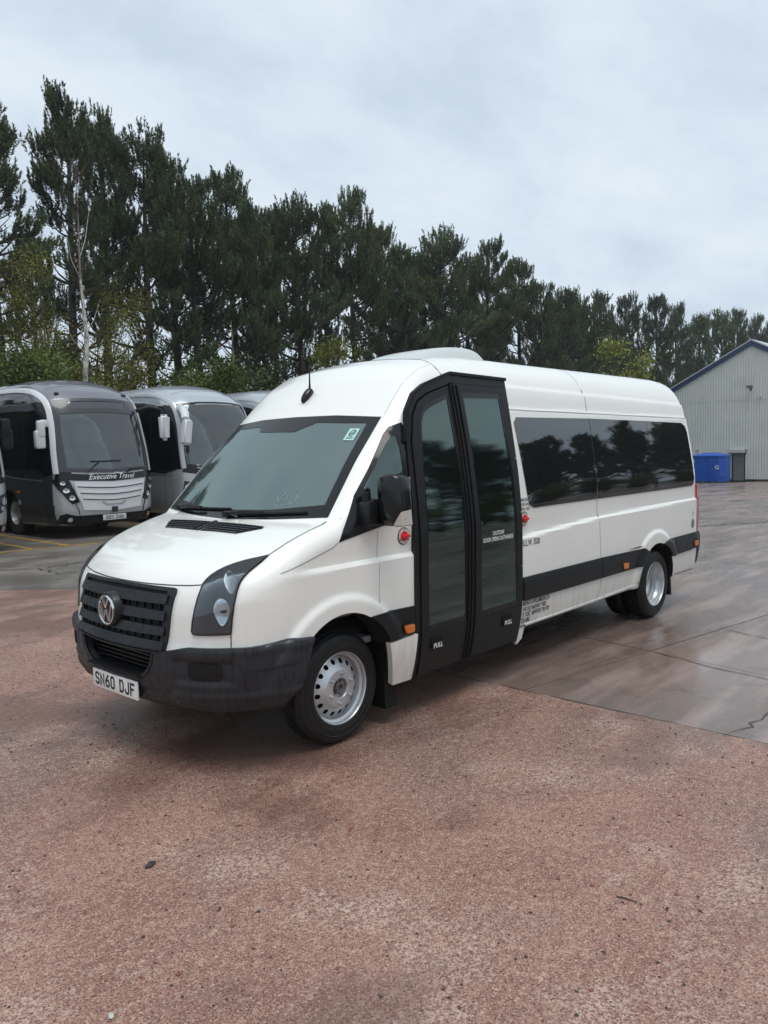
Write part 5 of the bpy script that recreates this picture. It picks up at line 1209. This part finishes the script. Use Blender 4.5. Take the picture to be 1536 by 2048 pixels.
# ---- door mirrors, both sides
def mirror(s):
    m = bpy.data.objects.new('door_mirror', None); COL.objects.link(m); m.parent = van; m.location = (0, 0, 0) if s < 0 else (.20, -.05, -.03)
    bm = bmesh.new(); bmesh.ops.create_cube(bm, size=1)
    bmesh.ops.subdivide_edges(bm, edges=bm.edges[:], cuts=5, use_grid_fill=True)
    for v in bm.verts:
        x, y, z = v.co*2; k = (abs(x)**5+abs(y)**5+abs(z)**5)**.2 or 1; x, y, z = x/k, y/k, z/k
        wz = 1-.10*max(0, z)-.0*z
        v.co = Vector((x*.055-.03*(1-y*y)*(x < 0), s*(y*.105*wz-.008*z), z*.155))
    bmobj('housing', bm, M_GLOSSB, m, angle=60, matrix=Matrix.Translation((.27, s*1.145, 1.505)))
    box('mirror_glass', (.324, s*1.145, 1.51), (.006, .16, .26), M_CHR, m, bevel=.002)
    V = [(.206, s*1.185, 1.350), (.196, s*1.222, 1.392), (.206, s*1.250, 1.435), (.285, s*1.262, 1.445), (.300, s*1.258, 1.352), (.210, s*1.246, 1.350)]
    mobj('indicator', V, [[0, 5, 2, 1], [5, 4, 3, 2]], mat('indicator_lens', (.55, .53, .48), rough=.15, coat=.6), m, angle=30)
    box('indicator_bulb', (.248, s*1.250, 1.392), (.022, .006, .014), M_AMB, m)
    prism('arm', [(.12, 1.345), (.13, 1.49), (.20, 1.515), (.28, 1.49), (.29, 1.345)], 'y', *sorted((s*.955, s*1.06)), M_BLK, m, bevel=.03)
    tube('pivot', [(.17, s*1.0, 1.48), (.17, s*1.0, 1.55)], .028, M_BLK, m, n=12)
    box('lower_lip', (.26, s*1.145, 1.352), (.10, .19, .014), M_BLK2, m, bevel=.006)
mirror(-1); mirror(1)

# ================================================================ THE COACHES
CXF = np.array([(.2, .22), (.3, .12), (.45, .03), (.6, .0), (.95, .0), (1.25, .02), (1.45, .05), (2.0, .15), (2.6, .31), (3.05, .49), (3.25, .62), (3.42, .85), (3.6, 1.4)])
CHW = 1.25
def coach_F(H=3.60):
    def F(P):
        x, y, z = P[..., 0], P[..., 1], P[..., 2]; ay = np.abs(y)
        fs = ay-(CHW-.07*(np.maximum(0, z-1.3)/2.3)**2-.05*(np.maximum(0, .8-z)/.5)**2-.10*sstep((.8-x)/1.6)*sstep((z-.2)/1.2))
        ff = np.interp(z, CXF[:, 0], CXF[:, 1])+.20*(ay/1.1)**2-x
        ft = (z-(H-.34*sstep((2.2-x)/2.6)-.16*(ay/1.2)**2))
        s = smax(fs, ff, np.interp(z, [.5, 1.5, 3.], [.50, .40, .50])); s = smax(s, ft, np.interp(x, [.5, 2.5], [.55, .42]))
        return smax(smax(s, x-10.5, .3), .28-z, .05)
    return F
FC = coach_F()
def cspine(B):
    S = B.copy(); S[:, 0] = np.clip(B[:, 0], 1.6, 9.6); S[:, 1] = np.clip(B[:, 1], -.6, .6); S[:, 2] = np.clip(B[:, 2], .6, 2.6); return S
CP, CQ = boxmesh(FC, np.concatenate([np.arange(-.1, 2.2, .06), np.arange(2.2, 10.75, .25)]), np.linspace(-1.33, 1.33, 46), np.arange(.2, 3.75, .06), cspine)
CWS = [(-1.12, 1.47), (-.6, 1.43), (0, 1.41), (.6, 1.43), (1.12, 1.47), (1.135, 2.2), (1.09, 2.72), (.99, 3.02), (.5, 3.07), (0, 3.08), (-.5, 3.07), (-.99, 3.02), (-1.09, 2.72), (-1.135, 2.2)]
M_CGL = glass('coach_glass', tint=(.40, .45, .45), film=.05, filmcol=(.30, .36, .36), rough=.02, ior=2.0, bump=.04)
M_CSG = mat('coach_side_glass', (.006, .007, .009), rough=.06, coat=.3)
M_CSIL = mat('coach_silver', (.44, .46, .48), rough=.3, metal=.35, coat=.6, nscale=2, namt=.04)
M_CWHT = mat('coach_panel_white', (.62, .64, .66), rough=.3, coat=.5)
M_CDRK = mat('coach_dark_grey', (.035, .037, .042), rough=.32, metal=.3, coat=.6)
M_CROOF = mat('coach_roof_grey', (.17, .175, .20), rough=.3, metal=.3, coat=.6)
M_CSILR = mat('coach_roof_silver', (.42, .46, .50), rough=.25, metal=.35, coat=.7)
M_PLG = mat('plate_grey', (.55, .56, .56), rough=.4); M_BLIND = mat('sun_blind', (.28, .42, .42), rough=.7)
_tmp = mobj('body', CP, CQ, None, None, mats=[M_CSIL, M_DARK, M_CDRK, M_CROOF, M_GLOSSB])
bool_cut(_tmp, cutter([(.55, .75), (9.8, .75), (9.8, 3.1), (1.15, 3.1), (.62, 2.2), (.42, 1.35)], -1.08, 1.08))
bool_cut(_tmp, cutter([(y*.90, (z-2.25)*.93+2.25) for y, z in CWS], -.5, 1.6, 'x'))
for s in (1, -1): bool_cut(_tmp, cutter([(2.55+.56*math.cos(R(a)), .5+.56*math.sin(R(a))) for a in range(0, 181, 10)]+[(1.99, .1), (3.11, .1)], *sorted((s*.85, s*1.5))))
BODY = _tmp.data; bpy.data.objects.remove(_tmp)
def coach(x0, yf, label, style, reg=None, text=None, big=True):
    """local axes: x to the rear, +y towards the yard side seen in the picture"""
    t = thing('coach', label, 'coach', (x0, yf, 0), R(90), 'coaches parked in a row')
    me = BODY.copy(); b = link(bpy.data.objects.new('body', me), t); n = len(me.polygons)
    c = np.zeros(n*3); me.polygons.foreach_get('center', c); c = c.reshape(-1, 3); mi = np.zeros(n, np.int32); me.polygons.foreach_get('material_index', mi)
    dark = style == 'dark'
    me.materials[0] = M_CSIL
    if dark:
        mi[(mi == 0) & (np.abs(c[:, 1]) > 1.0) & (c[:, 0] > .42) & (c[:, 2] < 1.5)] = 2
        mi[(mi == 0) & (c[:, 2] > 3.0)] = 3
    else: me.materials[3] = M_CSILR; mi[(mi == 0) & (c[:, 2] > 3.05)] = 3
    mi[(c[:, 2] > 1.40) & (c[:, 2] < 3.0) & (c[:, 0] < 1.3) & (np.abs(c[:, 1]) > .85) & (mi != 1)] = 4
    me.polygons.foreach_set('material_index', mi); me.polygons.foreach_set('use_smooth', [True]*n); me.set_sharp_from_angle(angle=R(30))
    K = Skin(FC, t); K.rc = (1.2, 0); K.fx = 1.5
    # windscreen with its black border, upper destination panel
    K.panel('windscreen', CWS, 'front', M_CGL, off=.002, thick=.01, res=.15)
    lo = [(-.93, 1.54), (0, 1.49), (.93, 1.54), (.95, 2.2), (.90, 2.72), (.0, 2.76), (-.90, 2.72), (-.95, 2.2)]
    up_ = [(-.62, 2.84), (0, 2.86), (.62, 2.84), (.68, 3.0), (0, 3.02), (-.68, 3.0)]
    if dark: K.panel('windscreen_border', CWS, 'front', M_CDRK, off=.012, thick=.008, res=.1, holes=[lo, up_])
    else: K.panel('windscreen_border', CWS, 'front', M_GLOSSB, off=.012, thick=.008, res=.1, holes=[[(y*.95, (z-2.25)*.96+2.25) for y, z in CWS]])
    if dark:
        K.fx = 1.5; K.panel('visor_strip', [(-.90, 2.60), (.90, 2.60), (.88, 2.70), (0, 2.73), (-.88, 2.70)], 'front', mat('visor_tint', (.22, .26, .27), rough=.4), off=-.02, thick=.004, res=.12)
        K.panel('destination_blind', up_, 'front', mat('blind_grey', (.13, .16, .17), rough=.35, coat=.5), off=-.02, thick=.01, res=.15)
    # interior: dash, wheel, seats, curtains
    prism('dashboard', [(.36, .9), (.42, 1.46), (.70, 1.52), (1.05, 1.40), (1.1, .9)], 'y', -1.02, 1.02, M_INTG, t, bevel=.03)
    box('binnacle', (.95, .42, 1.52), (.4, .75, .2), M_INTG, t, bevel=.06)
    V, Fc = tube_geo([Vector((1.15, .42, 1.72))+Matrix.Rotation(-R(55), 3, 'Y') @ Vector((.23*math.cos(a*.2244), .23*math.sin(a*.2244), 0)) for a in range(29)], .018, 6); mobj('steering_wheel', V, Fc, mat('pale_rim', (.4, .42, .42), rough=.5) if dark else M_INT, t, smooth=True)
    box('floor', (5.4, 0, .95), (9., 2.1, .06), M_INT, t); tube('handrail', [(1.0, -.30, 1.5), (1.05, -.30, 2.3), (1.4, -.30, 3.0)], .02, M_CSIL, t)
    for r_ in range(3):
        for y_ in (-.7, -.28, .28, .7): box('seat_back', (2.0+r_*.9, y_, 1.95), (.14, .42, .9), M_SEAT, t, bevel=.05)
    if not dark:
        K.fx = 1.5
        K.panel('sun_blind', [(.10, 2.35), (.93, 2.32), (.93, 2.95), (.1, 2.97)], 'front', M_BLIND, off=-.05, thick=.01, res=.15); K.panel('sun_blind', [(-.9, 2.62), (-.02, 2.60), (-.02, 2.97), (-.88, 2.92)], 'front', M_BLIND, off=-.05, thick=.01, res=.15)
        K.panel('dash_panel', [(-.95, 1.56), (.95, 1.56), (.95, 1.86), (-.95, 1.86)], 'front', M_BLIND, off=-.12, thick=.01, res=.2)
    K.fx = 1.5
    # sides: long black glazing under a curving cant rail
    for k_, s in (('sidefar', 1), ('side', -1)):
        K.panel('side_glazing', [(.42, 1.42), (1.0, 1.30), (2.2, 1.36), (3.4, 1.50), (10.2, 1.55), (10.2, 3.14), (2.6, 3.13), (1.9, 3.10), (1.4, 3.02), (1.1, 2.90), (.85, 2.70), (.68, 2.45), (.58, 2.15), (.48, 1.75)], k_, M_CSG, off=.010, thick=.02, res=.2)
        for x_ in (1.55, 3.0, 4.6, 6.2, 7.8): K.line('pillar_gap', [(x_, 1.42 if x_ < 2 else 1.56), (x_, 2.95 if x_ > 2 else 2.80)], k_, M_RUB, width=.03, off=.013)
        K.line('waist_seam', [(.70, 1.27), (2.2, 1.33), (3.4, 1.47)], k_, M_CSIL, width=.012, off=.012)
        K.line('panel_seam', [(1.85, .35), (1.85, 1.28)], k_, M_RUB, width=.010); K.line('panel_seam', [(1.02, .35), (1.02, 1.28)], k_, M_RUB, width=.010)
        K.panel('side_marker', rrect(1.95, 2.07, .98, 1.04, .02), k_, M_AMB, off=.02, thick=.02, res=.05); K.panel('door_catch', rrect(1.92, 2.04, .72, .82, .03), k_, M_CSIL, off=.012, thick=.02, res=.05)
        if dark: K.panel('lower_panel', [(3.2, .40), (10.3, .40), (10.3, 1.50), (3.42, 1.46), (3.0, 1.40), (3.22, .8)], k_, M_CDRK, off=.006, thick=.02, res=.3)
        lathe('front_tyre', [(.27, s*1.12), (.30, s*1.13), (.47, s*1.12), (.50, s*1.08), (.50, s*.85), (.45, s*.82)], M_TYRE, t, n=40, c=(2.55, 0, .5)); lathe('front_rim', [(0, s*1.02), (.12, s*1.06), (.15, s*.98), (.24, s*1.0), (.275, s*1.115)], M_SILV, t, n=32, c=(2.55, 0, .5))
        lathe('rear_tyre', [(.27, s*1.12), (.30, s*1.13), (.47, s*1.12), (.50, s*1.08), (.50, s*.6), (.45, s*.6)], M_TYRE, t, n=40, c=(8.2, 0, .5)); lathe('rear_rim', [(0, s*.92), (.12, s*.96), (.15, s*.9), (.24, s*1.0), (.275, s*1.115)], M_SILV, t, n=32, c=(8.2, 0, .5))
        # silver arch from the roof down the windscreen pillar
        K.line3('pillar_arch', [(.30, s*1.165, 1.42), (.345, s*1.185, 1.8), (.40, s*1.175, 2.2), (.50, s*1.15, 2.6), (.68, s*1.11, 2.92), (.98, s*1.08, 3.12), (1.5, s*1.08, 3.25), (2.3, s*1.08, 3.30), (3.4, s*1.08, 3.32)], M_CWHT if dark else M_CSIL, .13, .03)
    # nose
    NB = [(-1.12, 1.44), (-1.16, 1.33), (-.86, 1.27), (0, 1.225), (.86, 1.27), (1.16, 1.33), (1.12, 1.44), (.6, 1.40), (0, 1.38), (-.6, 1.40)]
    K.panel('scuttle_panel', NB, 'front', M_GLOSSB, off=.008, thick=.02, res=.1)
    if dark:
        GP = [(-.84, 1.245), (0, 1.205), (.84, 1.245), (.80, .95), (.72, .80), (.68, .62), (0, .575), (-.68, .62), (-.72, .80), (-.80, .95)]
        gp = K.panel('grille_panel', GP, 'front', M_CWHT, off=.016, thick=.03, res=.1)
        for q, z_ in enumerate((1.09, .95, .82)):
            w_ = .78-.05*q; K.line('grille_ridge', [(-w_, z_+.04), (-w_*.5, z_+.005), (0, z_-.012), (w_*.5, z_+.005), (w_, z_+.04)], 'front', M_CDRK, width=.020, off=.020, parent=gp)
            K.line('grille_rib', [(-w_, z_+.065), (-w_*.5, z_+.03), (0, z_+.013), (w_*.5, z_+.03), (w_, z_+.065)], 'front', M_CWHT, width=.03, off=.032, parent=gp)
        K.panel('grille_foot', [(-.24, .80), (-.16, .74), (.16, .74), (.24, .80), (.3, .775), (.2, .70), (-.2, .70), (-.3, .775)], 'front', M_CSIL, parent=gp, off=.024, thick=.01, res=.08)
        K.panel('sensor', [(-.07, .66), (.07, .66), (.07, .545), (-.07, .545)], 'front', M_CDRK, off=.03, thick=.02, res=.1)
        K.panel('lower_strip', [(-1.10, .52), (-1.0, .56), (-.82, .50), (.82, .50), (1.0, .56), (1.10, .52), (1.13, .34), (.8, .30), (-.8, .30), (-1.13, .34)], 'front', M_BLK, off=.014, thick=.03, res=.08)
        K.panel('strip_inset', [(-.72, .44), (-.35, .44), (-.30, .47), (.30, .47), (.35, .44), (.72, .44), (.70, .35), (-.70, .35)], 'front', M_GLOSSB, off=.018, thick=.01, res=.1)
        for s in (1, -1):
            cl = K.panel('lamp_cluster', [(s*.93, 1.30), (s*1.10, 1.36), (s*1.19, 1.28), (s*1.12, 1.10), (s*.99, .88), (s*.90, .76), (s*.76, .80), (s*.84, 1.05)], 'front', M_GLOSSB, off=.020, thick=.02, res=.08)
            for q, (y_, z_, r_) in enumerate(((1.03, 1.22, .045), (.985, 1.06, .055), (.895, .90, .055))):
                K.panel('lamp_bezel', circ(s*y_, z_, r_+.022, 20), 'front', M_BLK2, parent=cl, off=.028, thick=.01, res=.06)
                K.panel('lamp', circ(s*y_, z_, r_, 20), 'front', M_CHR, parent=cl, off=.040, thick=.015, res=.03, bow=lambda uv, y_=y_, z_=z_, r_=r_: -.02*np.clip(1-np.hypot(uv[:, 0]-s*y_, uv[:, 1]-z_)/r_, 0, 1))
            K.panel('fog_lamp_bezel', circ(s*.93, .43, .06, 18), 'front', M_GLOSSB, off=.026, thick=.01, res=.06); K.panel('fog_lamp', circ(s*.93, .43, .042, 18), 'front', M_CHR, off=.034, thick=.01, res=.05)
            K.line('nose_seam', [(s*.84, .78), (s*.78, .62), (s*.76, .52)], 'front', M_RUB, width=.012, off=.018)
        if text:
            K.text('lettering', text, .17, 'front', (0, 1.275), M_WINK, off=.014, xs=.95, shear=.45, align='CENTER', flip=-1, bold=.0005)
            # script flourishes
            for cx_ in (.43, -.13): K.line('flourish', [(cx_+.09, 1.37), (cx_+.05, 1.41), (cx_-.0, 1.415), (cx_-.08, 1.40), (cx_-.10, 1.38)], 'front', M_WINK, width=.010, off=.014)
    else:
        K.panel('lower_strip', [(-1.1, .50), (1.1, .50), (1.12, .34), (-1.12, .34)], 'front', M_BLK, off=.014, thick=.03, res=.1)
        K.panel('grille_panel', [(-.8, 1.1), (.8, 1.1), (.7, .7), (-.7, .7)], 'front', M_BLK2, off=.010, thick=.03, res=.12)
        for s in (1, -1):
            cl = K.panel('lamp_cluster', [(s*.90, 1.05), (s*1.13, 1.12), (s*1.16, .82), (s*.93, .72)], 'front', M_HLB, off=.016, thick=.02, res=.08)
            for y_, z_, r_ in ((1.05, .96, .075), (1.0, .82, .05)): K.panel('lamp', circ(s*y_, z_, r_, 20), 'front', M_CHR, parent=cl, off=.03, thick=.01, res=.04)
            K.panel('fog_lamp', circ(s*1.0, .43, .05, 18), 'front', M_CHR, off=.034, thick=.01, res=.05)
    pl = K.mp('front', [(0, .44)], .03)[0]; rg_ = box('number_plate', tuple(pl), (.012, .56, .125), M_PLG, t, bevel=.004)
    if reg:
        plate_text(reg, .085, .052, .012, .014, .035, lambda x, y: (pl[0]-.0075, -x, pl[2]-.0425+y), M_INK, rg_)
    # wipers
    for ya, yb, z0, z1 in ((.55, -.25, 1.44, 1.66), (-.35, -.92, 1.40, 1.47)) if dark else ((.5, -.2, 1.44, 1.55), (-.3, -.9, 1.42, 1.5)):
        a = K.mp('front', [(ya, z0)], .05)[0]; b = K.mp('front', [((ya+yb)/2+.1, z1)], .06)[0]; w = bpy.data.objects.new('wiper', None); COL.objects.link(w); w.parent = t
        tube('arm', [tuple(a), tuple(b)], .016, M_BLK, w, n=6); tube('blade', [tuple(K.mp('front', [(q, z1+.01)], .03)[0]) for q in np.linspace(ya-.1, yb, 7)], .014, M_BLK, w, n=6)
    # mirrors on their arms
    def cmirror(s, M, big):
        m = bpy.data.objects.new('mirror', None); COL.objects.link(m); m.parent = t
        if big:
            tube('arm', [(.62, s*.98, 2.92), (.30, s*1.12, 2.86), (.02, s*1.25, 2.74), (-.10, s*1.32, 2.60)], [.10, .11, .11, .10], M, m, n=10)
            bm = bmesh.new(); bmesh.ops.create_cube(bm, size=1)
            for v in bm.verts: v.co = Vector((v.co.x*.20, v.co.y*.24, v.co.z*.62))
            bmesh.ops.bevel(bm, geom=bm.edges[:], offset=.05, segments=3, affect='EDGES'); bmobj('housing', bm, M, m, angle=40, matrix=Matrix.Translation((-.16, s*1.34, 2.30)) @ Matrix.Rotation(R(8*s), 4, 'X'))
        else:
            box('bracket', (.62, s*1.20, 2.52), (.10, .14, .16), M, m, bevel=.02)
            box('housing', (.58, s*1.33, 2.17), (.15, .22, .40), M, m, bevel=.06, seg=3); box('upper_housing', (.55, s*1.31, 2.40), (.12, .17, .36), M, m, bevel=.05, seg=3)
            box('mirror_glass', (.66, s*1.33, 2.17), (.01, .16, .3), M_CHR, m)
    if dark:
        cmirror(1, M_CWHT, False)
        m = bpy.data.objects.new('mirror', None); COL.objects.link(m); m.parent = t
        tube('arm', [(.55, -.98, 2.82), (.30, -1.20, 2.90), (.18, -1.38, 2.84), (.16, -1.46, 2.70)], [.05, .045, .04, .04], M_BLK, m, n=8)
        bm = bmesh.new(); bmesh.ops.create_cube(bm, size=1)
        for v in bm.verts: v.co = Vector((v.co.x*.20, v.co.y*.25*(1+.25*v.co.z), v.co.z*.62))
        bmesh.ops.bevel(bm, geom=bm.edges[:], offset=.07, segments=3, affect='EDGES'); bmobj('housing', bm, M_CWHT, m, angle=40, matrix=Matrix.Translation((.16, -1.47, 2.42)))
    elif big: cmirror(1, M_CWHT, True); cmirror(-1, M_CWHT, False)
    else: cmirror(-1, M_BLK, False)
    K.line('roof_seam', [(1.1, -.9), (1.0, 0), (1.1, .9)], 'top', M_RUB, width=.012)
    if dark:
        K.panel('roof_hatch', [(1.75, -.95), (1.75, .95), (3.0, .95), (3.0, -.95)], 'top', M_CDRK, off=.01, thick=.02, res=.2)
        for s in (1, -1): b_ = K.mp('front', [(s*.8, 3.17)], .02)[0]; box('marker_lamp', tuple(b_), (.05, .10, .05), M_HLB, t, bevel=.015)
    return t
coach(5.62, 12.0, 'grey coach lettered Executive Travel, with a louvred white grille and the plate DSV 246', 'dark', 'DSV 246', 'Executive Travel')
coach(8.86, 12.05, 'silver coach with a drooping mirror arm, right of the lettered grey coach', 'silver')
coach(12.1, 12.3, 'silver coach of which only the roof shows over the minibus windscreen', 'silver')
coach(1.98, 11.3, 'coach cut off by the left edge, only its corner and headlight showing', 'silver', big=False)

# ================================================================ LITTER ON THE GROUND
def litter(name, x, y, s, m, label, cat='debris', seed=0, flat=.4):
    bm = bmesh.new(); bmesh.ops.create_icosphere(bm, subdivisions=2, radius=1); r = random.Random(seed)
    for v in bm.verts: k = 1+r.uniform(-.25, .25); v.co = Vector((v.co.x*s*k, v.co.y*s*.6*k, v.co.z*s*flat*k))
    o = bmobj(name, bm, m, None, angle=50); o.location = (x, y, s*flat*.7); o.rotation_euler = (0, 0, r.uniform(0, 3)); return tag(o, label, cat)
M_STONE = mat('dark_stone', (.04, .028, .026), rough=.6); M_PEB = mat('pale_pebble', (.48, .47, .43), rough=.6); M_BRK = mat('brick_chip', (.22, .07, .05), rough=.7)
litter('dead_leaf', -1.581, -1.282, .030, M_STONE, 'crumpled black leaf lying on the red tarmac left of centre', 'leaf', 1, .25)
litter('pebble', -2.174, -2.025, .016, M_PEB, 'pale round pebble at the bottom edge of the picture', 'pebble', 2)
tg = tube('twig', [(-.50, -2.965, .005), (-.49, -3.0, .006), (-.485, -3.045, .005)], [.0035, .003, .002], M_STONE, None, n=6); tag(tg, 'thin dark twig lying on the red tarmac at lower right', 'twig')
rs = np.random.default_rng(9); V = []; Fc = []
oct_ = np.array([(1, 0, 0), (0, 1, 0), (-1, 0, 0), (0, -1, 0), (0, 0, 1), (0, 0, -.4)]); of = [(0, 1, 4), (1, 2, 4), (2, 3, 4), (3, 0, 4), (1, 0, 5), (2, 1, 5), (3, 2, 5), (0, 3, 5)]
for mname, mm, cnt, sz in (('gravel', M_STONE, 1100, .0068), ('brick_gravel', M_BRK, 420, .008)):
    V = []; Fc = []
    for i in range(cnt):
        x, y = rs.uniform(-3.0, 1.5), rs.uniform(-4, 4); s_ = sz*rs.uniform(.5, 1.6)
        b0 = len(V); q = rs.random()*3; c_, n_ = math.cos(q), math.sin(q)
        for v in oct_: k = 1+rs.uniform(-.3, .3); a, b = v[0]*s_*k, v[1]*s_*.7*k; V.append((x+a*c_-b*n_, y+a*n_+b*c_, s_*.3+v[2]*s_*.5))
        Fc += [tuple(b0+j for j in f) for f in of]
    o = mobj(mname, V, Fc, mm, None); tag(o, 'loose %s scattered over the red tarmac' % ('dark grit' if mm is M_STONE else 'red brick grit'), 'grit', kind='stuff')

# ================================================================ DRIZZLE HAZE
bm = bmesh.new(); bmesh.ops.create_cube(bm, size=1)
for v in bm.verts: v.co = Vector((v.co.x*2600+400, v.co.y*2400+200, -45 if v.co.z < 0 else 27))
MH = bpy.data.materials.new('haze_air'); MH.use_nodes = True; t = MH.node_tree; t.nodes.clear(); o_ = t.nodes.new('ShaderNodeOutputMaterial'); pv = t.nodes.new('ShaderNodeVolumePrincipled')
pv.inputs['Color'].default_value = (.93, .96, 1, 1); pv.inputs['Density'].default_value = .0005; pv.inputs['Anisotropy'].default_value = .2; t.links.new(pv.outputs[0], o_.inputs['Volume'])
hz = bmobj('haze', bm, MH); tag(hz, kind='stuff')
